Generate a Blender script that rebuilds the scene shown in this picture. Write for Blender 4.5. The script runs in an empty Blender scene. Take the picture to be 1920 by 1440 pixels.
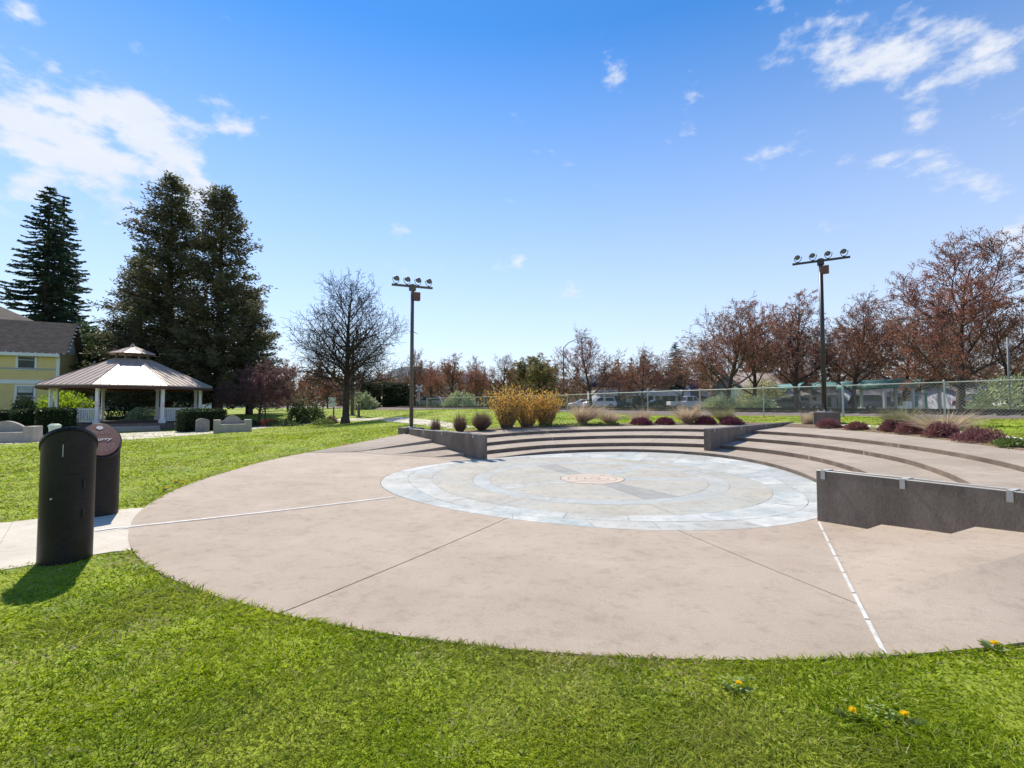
import bpy, math, random
import numpy as np
from mathutils import Vector, Matrix

R = math.radians
SC = bpy.context.scene
COL = SC.collection
rng = np.random.default_rng(11)
random.seed(5)

# ------------------------------------------------------------------ camera
EYE, F, HOR = 1.55, 917.0, 757.0
PITCH = math.atan((HOR - 720.0) / F)
cam = bpy.data.cameras.new('camera')
camo = bpy.data.objects.new('camera', cam)
COL.objects.link(camo)
cam.sensor_width = 36.0
cam.lens = F / 1920.0 * 36.0
cam.clip_start = 0.05
cam.clip_end = 9000
camo.location = (0, 0, EYE)
camo.rotation_euler = (R(90) + PITCH, 0, 0)
SC.camera = camo

# ------------------------------------------------------------------ sun, sky, exposure
SUN_AZ, SUN_EL = -33.0, 50.0            # azimuth clockwise from +Y
sdir = Vector((math.sin(R(SUN_AZ)) * math.cos(R(SUN_EL)), math.cos(R(SUN_AZ)) * math.cos(R(SUN_EL)), math.sin(R(SUN_EL))))
sun = bpy.data.lights.new('sun', 'SUN')
sun.energy = 4.2
sun.angle = R(0.53)
sun.color = (1.0, 0.94, 0.82)
suno = bpy.data.objects.new('sun', sun)
COL.objects.link(suno)
suno.rotation_euler = (-sdir).to_track_quat('-Z', 'Y').to_euler()
suno.location = (-20, 30, 40)

world = bpy.data.worlds.new('World')
SC.world = world
world.use_nodes = True
wt = world.node_tree
def wn(t, **k):
    n = wt.nodes.new(t)
    for a, b in k.items(): setattr(n, a, b)
    return n
def wl(a, b): wt.links.new(a, b)
def wmath(op, a, b=None, clamp=False):
    n = wn('ShaderNodeMath', operation=op); n.use_clamp = clamp
    for i, x in enumerate((a, b)):
        if x is None: continue
        if isinstance(x, (int, float)): n.inputs[i].default_value = x
        else: wl(x, n.inputs[i])
    return n.outputs[0]
bg = wt.nodes['Background']
bg.inputs[1].default_value = 0.122
sky = wn('ShaderNodeTexSky', sky_type='NISHITA')
sky.sun_disc = False
sky.sun_elevation = R(SUN_EL)
sky.sun_rotation = R(SUN_AZ % 360)
sky.altitude = 60
sky.air_density = 1.0
sky.dust_density = 0.0
sky.ozone_density = 6.0
hs = wn('ShaderNodeHueSaturation')
hs.inputs['Saturation'].default_value = 1.2
hs.inputs['Value'].default_value = 1.0
wl(sky.outputs[0], hs.inputs['Color'])
tc = wn('ShaderNodeTexCoord')
sep = wn('ShaderNodeSeparateXYZ'); wl(tc.outputs['Generated'], sep.inputs[0])
# clouds live on a flat layer overhead: direction / (height + small) gives its plan position
zc = wmath('MAXIMUM', sep.outputs[2], 0.0)
den = wmath('ADD', zc, 0.13)
px = wmath('DIVIDE', sep.outputs[0], den)
py = wmath('DIVIDE', sep.outputs[1], den)
cmb = wn('ShaderNodeCombineXYZ'); wl(px, cmb.inputs[0]); wl(py, cmb.inputs[1])
def noise(vec, scale, detail, rough, off=(0, 0, 0)):
    mp = wn('ShaderNodeMapping'); mp.inputs['Location'].default_value = off
    wl(vec, mp.inputs['Vector'])
    n = wn('ShaderNodeTexNoise'); n.inputs['Scale'].default_value = scale
    n.inputs['Detail'].default_value = detail; n.inputs['Roughness'].default_value = rough
    wl(mp.outputs[0], n.inputs['Vector'])
    return n.outputs['Fac']
sq = wn('ShaderNodeMapping'); sq.inputs['Scale'].default_value = (1, 1, 1.9); wl(tc.outputs['Generated'], sq.inputs['Vector'])
n1 = noise(sq.outputs[0], 9.5, 10, 0.58, (3.1, 1.7, .4))
n2 = noise(cmb.outputs[0], 0.55, 4, 0.5, (0.3, 9.1, 0))
def blob(dx, dy, dz, rad, amp):
    """a bank of cloud in that direction of the sky"""
    v = Vector((dx, dy, dz)).normalized()
    dp = wn('ShaderNodeVectorMath', operation='DISTANCE')
    nv = wn('ShaderNodeVectorMath', operation='NORMALIZE'); wl(tc.outputs['Generated'], nv.inputs[0])
    wl(nv.outputs[0], dp.inputs[0]); dp.inputs[1].default_value = v
    q = wmath('DIVIDE', dp.outputs['Value'], rad)
    q = wmath('MULTIPLY', q, q)
    e = wmath('POWER', 2.718, wmath('MULTIPLY', q, -1.0))
    return wmath('MULTIPLY', e, amp)
def pdir(u, v):
    x = (u - 960) / F; y = -(v - 720) / F
    return (x, math.cos(PITCH) - y * math.sin(PITCH), math.sin(PITCH) + y * math.cos(PITCH))
banks = [blob(*pdir(70, 225), 0.12, 0.44), blob(*pdir(220, 250), 0.11, 0.40), blob(*pdir(120, 330), 0.08, 0.14), blob(*pdir(370, 315), 0.09, 0.46),
         blob(*pdir(1440, 95), 0.06, 0.44), blob(*pdir(1580, 110), 0.06, 0.44), blob(*pdir(1720, 75), 0.06, 0.44), blob(*pdir(1860, 80), 0.06, 0.42), blob(*pdir(1740, 325), 0.045, 0.38),
         blob(*pdir(1870, 325), 0.05, 0.38), blob(*pdir(1730, 205), 0.035, 0.46), blob(*pdir(1150, 115), 0.045, 0.46),
         blob(*pdir(1270, 120), 0.04, 0.3), blob(*pdir(1905, 440), 0.03, 0.3), blob(*pdir(1500, 270), .03, .2)]
tot = banks[0]
for b_ in banks[1:]: tot = wmath('ADD', tot, b_)
cov = wmath('ADD', wmath('MULTIPLY', wmath('SUBTRACT', n1, 0.5), 2.7), wmath('MULTIPLY', wmath('SUBTRACT', n2, 0.5), 0.5))
cov = wmath('ADD', cov, wmath('SUBTRACT', tot, 0.40))
ramp = wn('ShaderNodeMapRange'); ramp.interpolation_type = 'SMOOTHSTEP'
ramp.inputs['From Min'].default_value = -0.05; ramp.inputs['From Max'].default_value = 0.44
wl(cov, ramp.inputs['Value'])
fade = wmath('MULTIPLY', ramp.outputs[0], 0.93)
mixc = wn('ShaderNodeMixRGB'); wl(fade, mixc.inputs['Fac'])
# pale moist air towards the horizon, all the way round
hz = wmath('MULTIPLY', wmath('POWER', wmath('MAXIMUM', wmath('SUBTRACT', 1.0, wmath('DIVIDE', zc, 0.62)), 0.0), 1.1), 0.85)
mixh = wn('ShaderNodeMixRGB'); wl(hz, mixh.inputs['Fac']); wl(hs.outputs[0], mixh.inputs['Color1']); mixh.inputs['Color2'].default_value = (4.65, 4.92, 5.55, 1)
wl(mixh.outputs[0], mixc.inputs['Color1']); n3 = noise(sq.outputs[0], 4.0, 6, 0.6, (7.7, 2.2, 1.1))
cc = wn('ShaderNodeMixRGB'); wl(wmath('MULTIPLY', wmath('SUBTRACT', n3, 0.35), 3.0, True), cc.inputs['Fac'])
cc.inputs['Color1'].default_value = (4.1, 4.4, 5.0, 1); cc.inputs['Color2'].default_value = (4.9, 5.0, 5.2, 1)
wl(cc.outputs[0], mixc.inputs['Color2'])
wl(mixc.outputs[0], bg.inputs[0])

SC.view_settings.view_transform = 'Standard'
SC.view_settings.look = 'None'
SC.view_settings.gamma = 1.0
SC.view_settings.use_curve_mapping = False
SC.view_settings.exposure = 0.66
SC.render.engine = 'CYCLES'
SC.cycles.use_denoising = True
SC.cycles.max_bounces = 6
SC.cycles.transmission_bounces = 4

# ------------------------------------------------------------------ terrain functions
CX, CY = 1.66, 10.2
def ss(a, b, x):
    t = np.clip((np.asarray(x, float) - a) / (b - a), 0, 1)
    return t * t * (3 - 2 * t)
def Bz(X, Y):
    """the shallow bowl of the plaza"""
    dx, dy = X - CX, Y - CY
    r = np.hypot(dx, dy)
    q = np.where(r < 8, .0035 * r * r, .0035 * 64 + .0168 * (r - 8))
    s = np.minimum(1, 8 / np.maximum(r, 1e-6))
    return q + (.006 * dx + .008 * dy) * s
def angdeg(X, Y):
    return np.degrees(np.arctan2(Y - CY, X - CX))
def h1(a): return .08 * (1 - ss(95, 130, a)) * ss(-60, 0, a)
OFS = [0, 0, .105, .205, .30]
def hk(k, a): return 0 * a if k == 0 else h1(a) + OFS[k]
AG = np.array([-75, -60, -45, -30, -15, 0, 15, 30, 45, 60, 75, 90, 105, 120, 135, 150], float)
RG = {2: [5.25, 5.15, 5.0, 4.95, 5.0, 5.2, 5.5, 5.75, 5.86, 5.65, 5.3, 4.95, 4.68, 4.6, 4.65, 4.7],
      3: [6.15, 6.05, 5.95, 5.9, 6.0, 6.28, 6.6, 6.9, 7.03, 6.82, 6.45, 6.0, 5.62, 5.45, 5.55, 5.7],
      4: [7.1, 7.0, 6.9, 6.87, 6.97, 7.2, 7.55, 7.97, 8.25, 8.0, 7.6, 7.12, 6.65, 6.4, 6.4, 6.5],
      5: [8.3, 8.3, 8.1, 8.05, 8.1, 8.35, 9.2, 10.3, 10.9, 10.3, 9.0, 8.2, 7.6, 7.35, 7.3, 7.3]}
def cubic(xs, ys, x):
    """Catmull-Rom through a table"""
    x = np.asarray(x, float); ys = np.asarray(ys, float)
    i = np.clip(np.searchsorted(xs, x) - 1, 0, len(xs) - 2)
    m = np.gradient(ys, xs)
    h = xs[i + 1] - xs[i]; t = np.clip((x - xs[i]) / h, 0, 1)
    return ((2*t**3-3*t*t+1)*ys[i] + (t**3-2*t*t+t)*h*m[i] + (-2*t**3+3*t*t)*ys[i+1] + (t**3-t*t)*h*m[i+1])
def four(c, a):
    t = np.radians(a); r = c[0] + 0 * t
    for k in range(1, (len(c) - 1) // 2 + 1): r = r + c[2*k-1] * np.cos(k*t) + c[2*k] * np.sin(k*t)
    return r
def Rmed(a): return four([4.271, 0.217, 0.116, -0.009, 0.141, -0.241, 0.072], a)
def Rr2(a): return four([3.295, -0.128, 0.003, -0.107, -0.193], a) 
def Rr3(a): return four([2.573, 0.068, -0.018, -0.045, 0.005], a)
def Rk(k, a):
    return Rmed(a) if k == 1 else cubic(AG, RG[k], a)
PA = np.array([105, 128, 140, 150, 155, 169, 180, 195, 215, 230, 245, 262, 280, 300, 318], float)
PR = [8.2, 8.3, 8.3, 8.2, 8.05, 7.72, 7.53, 7.5, 7.56, 7.6, 7.55, 7.47, 7.4, 7.4, 7.5]
def Rout(a): return cubic(PA, PR, a)
def rim(a):
    """edge of everything that is paved; a in degrees 0..360"""
    a = np.asarray(a, float) % 360
    b = np.where(a > 220, a - 360, a)
    terr = cubic(AG, RG[5], np.clip(b, -75, 150))
    plz = Rout(np.clip(a, 105, 318))
    w = np.where((a > 105) & (a < 318), 1.0, 0.0) * ss(118, 129, a) * (1 - ss(300, 316, a))
    return terr * (1 - w) + plz * w
def rimz(a):
    a = np.asarray(a, float) % 360
    r = rim(a); X = CX + r * np.cos(np.radians(a)); Y = CY + r * np.sin(np.radians(a))
    b = np.where(a > 220, a - 360, a)
    w = (1 - ss(124, 150, b)) * ss(-70, -50, b)
    return Bz(X, Y) + w * (h1(b) + OFS[4])

ctrl = []
for a_ in range(0, 360, 15):
    r_ = float(rim(a_)); ctrl.append((CX + r_*math.cos(R(a_)), CY + r_*math.sin(R(a_)), float(rimz(a_))))
ctrl += [(0, 0, .12), (-6, 0, .1), (6, -1, .25), (-4, 4.3, .13), (-6, 7, .13), (10, 2, .6), (-12, 12, .12), (-20, 12, .0), (-12, 20, .12),
         (-19, 26, -.12), (-27, 27, -.15), (-22, 34, -.1), (-32, 20, -.12), (-20, 20, -.08), (-12, 35, .1), (-3.6, 17.4, .5), (-7, 22, .36), (-7.5, 29, .5), (-11, 38, .33),
         (-14, 32, .08), (-16, 36.5, -.02), (-4.5, 24, .62), (-2, 20, .6), (-1, 26, .98), (-4, 32, 1.15), (-8, 40, .95), (3, 22, .85), (7.5, 26.2, .93), (10, 23, .98), (13, 19.3, 1.04), (11.5, 18.2, .88),
         (16.2, 15.4, 1.07), (20, 10, 1.05), (13, 12, .82), (12, 7, .75), (15, 4, .85), (10, 27, .85), (18, 18, .92), (-15, 57, .9), (26, 9, 1.1), (1, 38, .8), (-28, 72, 1.0),
         (20, 60, .8), (45, 50, .8), (60, 30, .85), (-40, 45, .0), (-60, 60, .2), (-50, 20, -.1), (0, 95, .75), (80, 90, .8), (-80, 100, .5), (40, -10, .8), (-40, -10, .0), (0, -30, .1), (-5, 70, .9)]
ctrl = np.array(ctrl)
def tps(d): return np.where(d > 1e-9, d * d * np.log(np.maximum(d, 1e-9)), 0)
_n = len(ctrl)
_K = tps(np.hypot(ctrl[:, None, 0] - ctrl[None, :, 0], ctrl[:, None, 1] - ctrl[None, :, 1])) + np.eye(_n) * .6
_P = np.c_[np.ones(_n), ctrl[:, :2]]
_A = np.block([[_K, _P], [_P.T, np.zeros((3, 3))]])
_W = np.linalg.solve(_A, np.r_[ctrl[:, 2], 0, 0, 0])
def G0(X, Y):
    X = np.asarray(X, float); Y = np.asarray(Y, float); sh = X.shape
    x = X.ravel(); y = Y.ravel(); out = np.empty(len(x))
    for i in range(0, len(x), 20000):
        xs = x[i:i+20000]; ys = y[i:i+20000]
        out[i:i+20000] = tps(np.hypot(xs[:, None] - ctrl[:, 0], ys[:, None] - ctrl[:, 1])) @ _W[:_n] + _W[_n] + _W[_n+1] * xs + _W[_n+2] * ys
    far = ss(70, 110, np.hypot(x, y))
    return (np.clip(out, -.5, 1.35) * (1 - far) + .75 * far).reshape(sh)
def G(X, Y):
    """lawn level: meets the paving at its edge, free terrain further out"""
    X = np.asarray(X, float); Y = np.asarray(Y, float)
    a = angdeg(X, Y); r = np.hypot(X - CX, Y - CY); rr = rim(a)
    w = 1 - ss(0.0, 2.2, r - rr)
    g = G0(X, Y)
    ex = rr / np.maximum(r, 1e-6)
    g_edge = G0(CX + (X - CX) * ex, CY + (Y - CY) * ex)
    return g + w * (rimz(a) - g_edge)
def ray(u, v):
    x = (u - 960) / F; y = -(v - 720) / F
    return x, math.cos(PITCH) - y * math.sin(PITCH), math.sin(PITCH) + y * math.cos(PITCH)
def meet(u, v, S):
    """where the sight line through a photo point meets the surface S(X, Y)"""
    x, fw, up = ray(u, v); z = 0.
    for _ in range(50):
        t = min(max((EYE - z) / max(-up, 1e-4), 0.3), 120); z = .5 * z + .5 * float(S(t * x, t * fw))
    return Vector((t * x, t * fw, z))
def onB(u, v, h=0): return meet(u, v, lambda X, Y: Bz(X, Y) + h)
def onG(u, v): return meet(u, v, G)
def at(u, Y):   # ground point under photo column u at depth Y
    X = (u - 960) / F * Y
    return Vector((X, Y, float(G(X, Y))))
def height(v, Y):
    x, fw, up = ray(960, v); return EYE + up / fw * Y

# ------------------------------------------------------------------ mesh helpers
class MB:
    def __init__(self): self.v = []; self.f = []
    def add(self, vs, fs):
        n = len(self.v); self.v += [tuple(p) for p in vs]; self.f += [tuple(i + n for i in f) for f in fs]; return self
    def box(self, c, s, rz=0, M=None):
        hx, hy, hz = s[0]/2, s[1]/2, s[2]/2; cs, sn = math.cos(rz), math.sin(rz); vs = []
        for z in (-hz, hz):
            for x, y in ((-hx, -hy), (hx, -hy), (hx, hy), (-hx, hy)):
                p = Vector((x*cs - y*sn, x*sn + y*cs, z))
                if M is not None: p = M @ Vector((x, y, z))
                vs.append((c[0]+p[0], c[1]+p[1], c[2]+p[2]))
        return self.add(vs, [(3,2,1,0),(4,5,6,7),(0,1,5,4),(1,2,6,5),(2,3,7,6),(3,0,4,7)])
    def tube(self, path, rad, n=8, cap=True):
        path = [Vector(p) for p in path]; m = len(path)
        if not hasattr(rad, '__len__'): rad = [rad] * m
        base = len(self.v); u = None
        for i, p in enumerate(path):
            d = (path[min(i+1, m-1)] - path[max(i-1, 0)])
            if d.length < 1e-9: d = Vector((0, 0, 1))
            d.normalize()
            if u is None:
                u = d.cross(Vector((0, 0, 1)) if abs(d.z) < .9 else Vector((1, 0, 0))).normalized()
            else:
                u = (u - d * u.dot(d))
                u = u.normalized() if u.length > 1e-6 else d.orthogonal().normalized()
            w = d.cross(u)
            for k in range(n):
                t = 2*math.pi*k/n; q = p + (u*math.cos(t) + w*math.sin(t)) * rad[i]; self.v.append((q.x, q.y, q.z))
        for i in range(m-1):
            for k in range(n):
                a = base+i*n+k; b = base+i*n+(k+1) % n
                self.f.append((a, b, b+n, a+n))
        if cap:
            self.f.append(tuple(base+k for k in range(n))[::-1]); self.f.append(tuple(base+(m-1)*n+k for k in range(n)))
        return self
    def lathe(self, prof, n=16, c=(0, 0, 0)):
        base = len(self.v); m = len(prof)
        for r, z in prof:
            for k in range(n):
                t = 2*math.pi*k/n; self.v.append((c[0]+r*math.cos(t), c[1]+r*math.sin(t), c[2]+z))
        for i in range(m-1):
            for k in range(n):
                a = base+i*n+k; b = base+i*n+(k+1) % n; self.f.append((a, b, b+n, a+n))
        self.f.append(tuple(base+k for k in range(n))[::-1]); self.f.append(tuple(base+(m-1)*n+k for k in range(n)))
        return self
    def prism(self, poly, z0, z1):
        n = len(poly)
        return self.add([(x, y, z0) for x, y in poly] + [(x, y, z1) for x, y in poly],
                        [tuple(range(n))[::-1], tuple(range(n, 2*n))] + [(i, (i+1) % n, n+(i+1) % n, n+i) for i in range(n)])
    def slab(self, grid, drop):
        """grid[i][j] of points: a sheet with skirts that go down by drop"""
        ni, nj = len(grid), len(grid[0]); base = len(self.v)
        for row in grid:
            for p in row: self.v.append(tuple(p))
        for i in range(ni-1):
            for j in range(nj-1):
                a = base+i*nj+j; self.f.append((a, a+1, a+nj+1, a+nj))
        per = [(0, j) for j in range(nj)] + [(i, nj-1) for i in range(1, ni)] + [(ni-1, j) for j in range(nj-2, -1, -1)] + [(i, 0) for i in range(ni-2, 0, -1)]
        b2 = len(self.v)
        for i, j in per:
            p = grid[i][j]; self.v.append((p[0], p[1], p[2]-drop))
        for k in range(len(per)):
            i, j = per[k]; i2, j2 = per[(k+1) % len(per)]
            self.f.append((base+i2*nj+j2, base+i*nj+j, b2+k, b2+(k+1) % len(per)))
        return self
    def mesh(self, name):
        me = bpy.data.meshes.new(name); me.from_pydata(self.v, [], self.f); me.update(); return me
    def build(self, name, mat, parent=None, smooth=False, bevel=0, world=False):
        me = self.mesh(name); me.materials.append(MAT[mat] if isinstance(mat, str) else mat)
        if smooth: me.shade_smooth()
        o = bpy.data.objects.new(name, me); COL.objects.link(o)
        if parent is not None:
            o.parent = parent
            if world: o.location = -parent.location
        if bevel:
            b = o.modifiers.new('bevel', 'BEVEL'); b.width = bevel; b.segments = 2; b.limit_method = 'ANGLE'; b.angle_limit = R(50)
        return o
def raw(name, verts, loops, sizes, mat, parent=None, world=False):
    """fast mesh from numpy arrays"""
    me = bpy.data.meshes.new(name)
    me.vertices.add(len(verts)); me.vertices.foreach_set('co', np.asarray(verts, np.float32).ravel())
    me.loops.add(len(loops)); me.loops.foreach_set('vertex_index', np.asarray(loops, np.int32))
    sizes = np.asarray(sizes, np.int32)
    me.polygons.add(len(sizes)); me.polygons.foreach_set('loop_start', np.r_[0, np.cumsum(sizes)[:-1]].astype(np.int32))
    me.update(calc_edges=True); me.validate()
    me.materials.append(MAT[mat])
    o = bpy.data.objects.new(name, me); COL.objects.link(o)
    if parent is not None:
        o.parent = parent
        if world: o.location = -parent.location
    return o
def leafquads(P, L, W, D=None, N=None, bend=0.0):
    """rhombic leaves: P bases, L lengths, W widths, D directions"""
    n = len(P)
    if D is None: D = rng.normal(size=(n, 3))
    D = D / (np.linalg.norm(D, axis=1, keepdims=True) + 1e-9)
    if N is None: N = rng.normal(size=(n, 3))
    S = np.cross(D, N); S /= (np.linalg.norm(S, axis=1, keepdims=True) + 1e-9)
    L = np.broadcast_to(L, n)[:, None]; W = np.broadcast_to(W, n)[:, None]
    mid = P + D * L * .5
    V = np.empty((n, 4, 3)); V[:, 0] = P; V[:, 1] = mid + S * W * .5; V[:, 2] = P + D * L; V[:, 3] = mid - S * W * .5
    if bend: V[:, 2, 2] -= bend * L[:, 0]
    return V.reshape(-1, 3)
def leaves(name, P, L, W, mat, parent=None, D=None, N=None, bend=0.0, world=False):
    V = leafquads(np.asarray(P, float), L, W, D, N, bend)
    return raw(name, V, np.arange(len(V)), np.full(len(V)//4, 4), mat, parent, world)
def strips(name, base, dirs, length, width, mat, parent=None, curve=.35, seg=3, world=False, droop=None):
    """arched grass blades: three-segment tapered strips"""
    n = len(base); length = np.broadcast_to(length, n); width = np.broadcast_to(width, n)
    d = dirs / (np.linalg.norm(dirs, axis=1, keepdims=True)+1e-9)
    out = np.c_[d[:, 0], d[:, 1], np.zeros(n)]; on = np.linalg.norm(out, axis=1, keepdims=True)
    ra = rng.uniform(0, 6.283, n)
    out = np.where(on > 1e-3, out/np.maximum(on, 1e-3), np.c_[np.cos(ra), np.sin(ra), np.zeros(n)])
    side = np.cross(d, np.c_[np.cos(ra), np.sin(ra), .2*np.ones(n)]); side /= np.linalg.norm(side, axis=1, keepdims=True)+1e-9
    cv = np.broadcast_to(curve, n)
    V = np.empty((n, 2*seg+1, 3))
    for s in range(seg+1):
        t = s/seg
        p = base + d*(length*t)[:, None] + (out*(cv*length*t*t)[:, None]) - np.c_[np.zeros(n), np.zeros(n), cv*length*t*t*.8]
        w = (width*(1-.65*t))[:, None]*.5
        if s < seg: V[:, 2*s] = p - side*w; V[:, 2*s+1] = p + side*w
        else: V[:, 2*s] = p
    idx = []; sz = []
    for s in range(seg-1): idx += [2*s, 2*s+1, 2*s+3, 2*s+2]; sz.append(4)
    idx += [2*seg-2, 2*seg-1, 2*seg]; sz.append(3)
    L = (np.arange(n)[:, None]*(2*seg+1) + np.array(idx)).ravel()
    return raw(name, V.reshape(-1, 3), L, np.tile(sz, n), mat, parent, world)
def empty(name, loc=(0, 0, 0), rz=0):
    o = bpy.data.objects.new(name, None); COL.objects.link(o); o.location = loc; o.rotation_euler = (0, 0, rz); o.empty_display_size = .2
    return o
def tag(o, label=None, cat=None, group=None, kind=None):
    for k, x in (('label', label), ('category', cat), ('group', group), ('kind', kind)):
        if x: o[k] = x
    return o
KIDS = {}
def kids(o):
    return [c for c in bpy.data.objects if c.parent == o]
def copy_tree(o, parent=None):
    c = o.copy(); COL.objects.link(c); c.parent = parent
    for ch in kids(o): copy_tree(ch, c)
    return c

# ------------------------------------------------------------------ materials
MAT = {}
def mat(name, c1, c2=None, scale=3.0, rough=.8, bump=0.0, bscale=40., detail=6, trans=0.0, tcol=None, metal=0.0,
        island=0.0, grain=0.0, gscale=110., c3=None, scale3=.6, mix3=.6, spec=.3, space='Object', lo=.35, hi=.65, stretch=None):
    m = bpy.data.materials.new(name); m.use_nodes = True; MAT[name] = m
    t = m.node_tree; N = t.nodes; Lk = t.links; b = N['Principled BSDF']
    b.inputs['Roughness'].default_value = rough; b.inputs['Metallic'].default_value = metal
    b.inputs['Specular IOR Level'].default_value = spec
    co = N.new('ShaderNodeTexCoord'); vec = co.outputs[space]
    if space == 'World':
        pass
    if stretch:
        mp = N.new('ShaderNodeMapping'); mp.inputs['Scale'].default_value = stretch; Lk.new(vec, mp.inputs[0]); vec = mp.outputs[0]
    def nz(s, d=6, r=.6):
        n = N.new('ShaderNodeTexNoise'); n.inputs['Scale'].default_value = s; n.inputs['Detail'].default_value = d; n.inputs['Roughness'].default_value = r
        Lk.new(vec, n.inputs['Vector']); return n
    col = None
    if c2 is not None:
        n = nz(scale, detail); mr = N.new('ShaderNodeMapRange'); mr.inputs['From Min'].default_value = lo; mr.inputs['From Max'].default_value = hi
        Lk.new(n.outputs['Fac'], mr.inputs['Value'])
        fac = mr.outputs[0]
        if island:
            g = N.new('ShaderNodeNewGeometry'); mx = N.new('ShaderNodeMix'); mx.inputs[0].default_value = island
            Lk.new(mr.outputs[0], mx.inputs[2]); Lk.new(g.outputs['Random Per Island'], mx.inputs[3]); fac = mx.outputs[0]
        mc = N.new('ShaderNodeMixRGB'); Lk.new(fac, mc.inputs[0])
        mc.inputs[1].default_value = (*c1, 1); mc.inputs[2].default_value = (*c2, 1); col = mc.outputs[0]
    if c3 is not None:
        n3 = nz(scale3, 4); mr3 = N.new('ShaderNodeMapRange'); mr3.inputs['From Min'].default_value = .45; mr3.inputs['From Max'].default_value = .7
        mr3.inputs['To Max'].default_value = mix3; Lk.new(n3.outputs['Fac'], mr3.inputs['Value'])
        mc = N.new('ShaderNodeMixRGB'); Lk.new(mr3.outputs[0], mc.inputs[0])
        if col is not None: Lk.new(col, mc.inputs[1])
        else: mc.inputs[1].default_value = (*c1, 1)
        mc.inputs[2].default_value = (*c3, 1); col = mc.outputs[0]
    if grain and col is not None:
        ng = nz(gscale, 3, .7); mg = N.new('ShaderNodeMapRange'); mg.inputs['From Min'].default_value = .3; mg.inputs['From Max'].default_value = .7
        mg.inputs['To Min'].default_value = 1-grain; mg.inputs['To Max'].default_value = 1+grain; Lk.new(ng.outputs['Fac'], mg.inputs['Value'])
        ns_ = nz(gscale*.06, 10, .75); m2 = N.new('ShaderNodeMapRange'); m2.inputs['From Min'].default_value = .5; m2.inputs['From Max'].default_value = .72
        m2.inputs['To Min'].default_value = 1.0; m2.inputs['To Max'].default_value = 1-grain*1.6; Lk.new(ns_.outputs['Fac'], m2.inputs['Value'])
        mu = N.new('ShaderNodeMath'); mu.operation = 'MULTIPLY'; Lk.new(mg.outputs[0], mu.inputs[0]); Lk.new(m2.outputs[0], mu.inputs[1])
        vm = N.new('ShaderNodeVectorMath'); vm.operation = 'SCALE'; Lk.new(col, vm.inputs[0]); Lk.new(mu.outputs[0], vm.inputs['Scale']); col = vm.outputs[0]
    if col is not None: Lk.new(col, b.inputs['Base Color'])
    else: b.inputs['Base Color'].default_value = (*c1, 1)
    if bump:
        n = nz(bscale, 8, .65); bp = N.new('ShaderNodeBump'); bp.inputs['Strength'].default_value = bump; bp.inputs['Distance'].default_value = .02
        Lk.new(n.outputs['Fac'], bp.inputs['Height']); Lk.new(bp.outputs[0], b.inputs['Normal'])
    if trans:
        tr = N.new('ShaderNodeBsdfTranslucent'); ms = N.new('ShaderNodeMixShader'); ms.inputs[0].default_value = trans
        if tcol is None:
            if col is not None: Lk.new(col, tr.inputs[0])
            else: tr.inputs[0].default_value = (*c1, 1)
        else: tr.inputs[0].default_value = (*tcol, 1)
        out = N['Material Output']; Lk.new(b.outputs[0], ms.inputs[1]); Lk.new(tr.outputs[0], ms.inputs[2]); Lk.new(ms.outputs[0], out.inputs[0])
    return m
mat('lawn', (.15, .215, .008), (.27, .33, .017), 1.2, .9, .8, 26, c3=(.30, .29, .06), scale3=.35, mix3=.6, lo=.38, hi=.62, grain=.25, gscale=30)
mat('blade', (.075, .155, .004), (.44, .51, .016), .75, .5, island=.5, trans=.55, c3=(.40, .36, .11), scale3=.55, mix3=.7, spec=.25, lo=.3, hi=.7)
mat('concrete', (.455, .362, .283), (.52, .422, .335), 1.2, .85, .7, 220, c3=(.385, .295, .228), scale3=.4, mix3=.4, spec=.2, detail=12, grain=.15)
mat('terrace', (.36, .293, .232), (.435, .36, .29), 2.0, .85, .6, 200, c3=(.28, .226, .178), scale3=.6, mix3=.5, spec=.2, detail=12, grain=.14)
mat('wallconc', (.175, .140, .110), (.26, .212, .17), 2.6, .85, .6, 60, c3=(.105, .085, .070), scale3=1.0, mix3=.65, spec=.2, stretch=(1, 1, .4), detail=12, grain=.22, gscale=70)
mat('path', (.50, .445, .36), (.58, .52, .43), 1.5, .9, .3, 120, spec=.2, grain=.12)
mat('joint', (.10, .075, .06), rough=.95)
mat('slate_a', (.385, .385, .36), (.50, .495, .455), 1.9, .7, .3, 50, c3=(.33, .30, .255), scale3=.8, mix3=.75, spec=.2, grain=.24)
mat('slate_b', (.44, .44, .415), (.55, .545, .51), 2.1, .7, .3, 50, c3=(.28, .325, .325), scale3=.9, mix3=.85, spec=.2, grain=.24)
mat('slate_c', (.335, .355, .345), (.44, .45, .43), 1.7, .7, .3, 50, c3=(.38, .335, .275), scale3=.8, mix3=.8, spec=.2, grain=.24)
mat('medpanel', (.365, .33, .275), (.45, .415, .355), 1.1, .8, .3, 80, c3=(.37, .385, .365), scale3=.5, mix3=.9, spec=.2, detail=10, grain=.2)
mat('medblue', (.35, .365, .355), (.43, .435, .42), 1.4, .75, .3, 60, c3=(.38, .34, .285), scale3=.6, mix3=.8, spec=.2, grain=.2)
mat('meddark', (.25, .245, .23), (.32, .31, .285), 1.8, .75, .2, 60, c3=(.36, .32, .27), scale3=.7, mix3=.5, grain=.18)
mat('medstone', (.47, .375, .30), (.54, .445, .37), 5, .8, .3, 60, island=.35, grain=.12)
mat('inlay', (.48, .46, .42), (.62, .60, .55), 9, .6, .1, 60, spec=.3, grain=.15, gscale=40)
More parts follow.
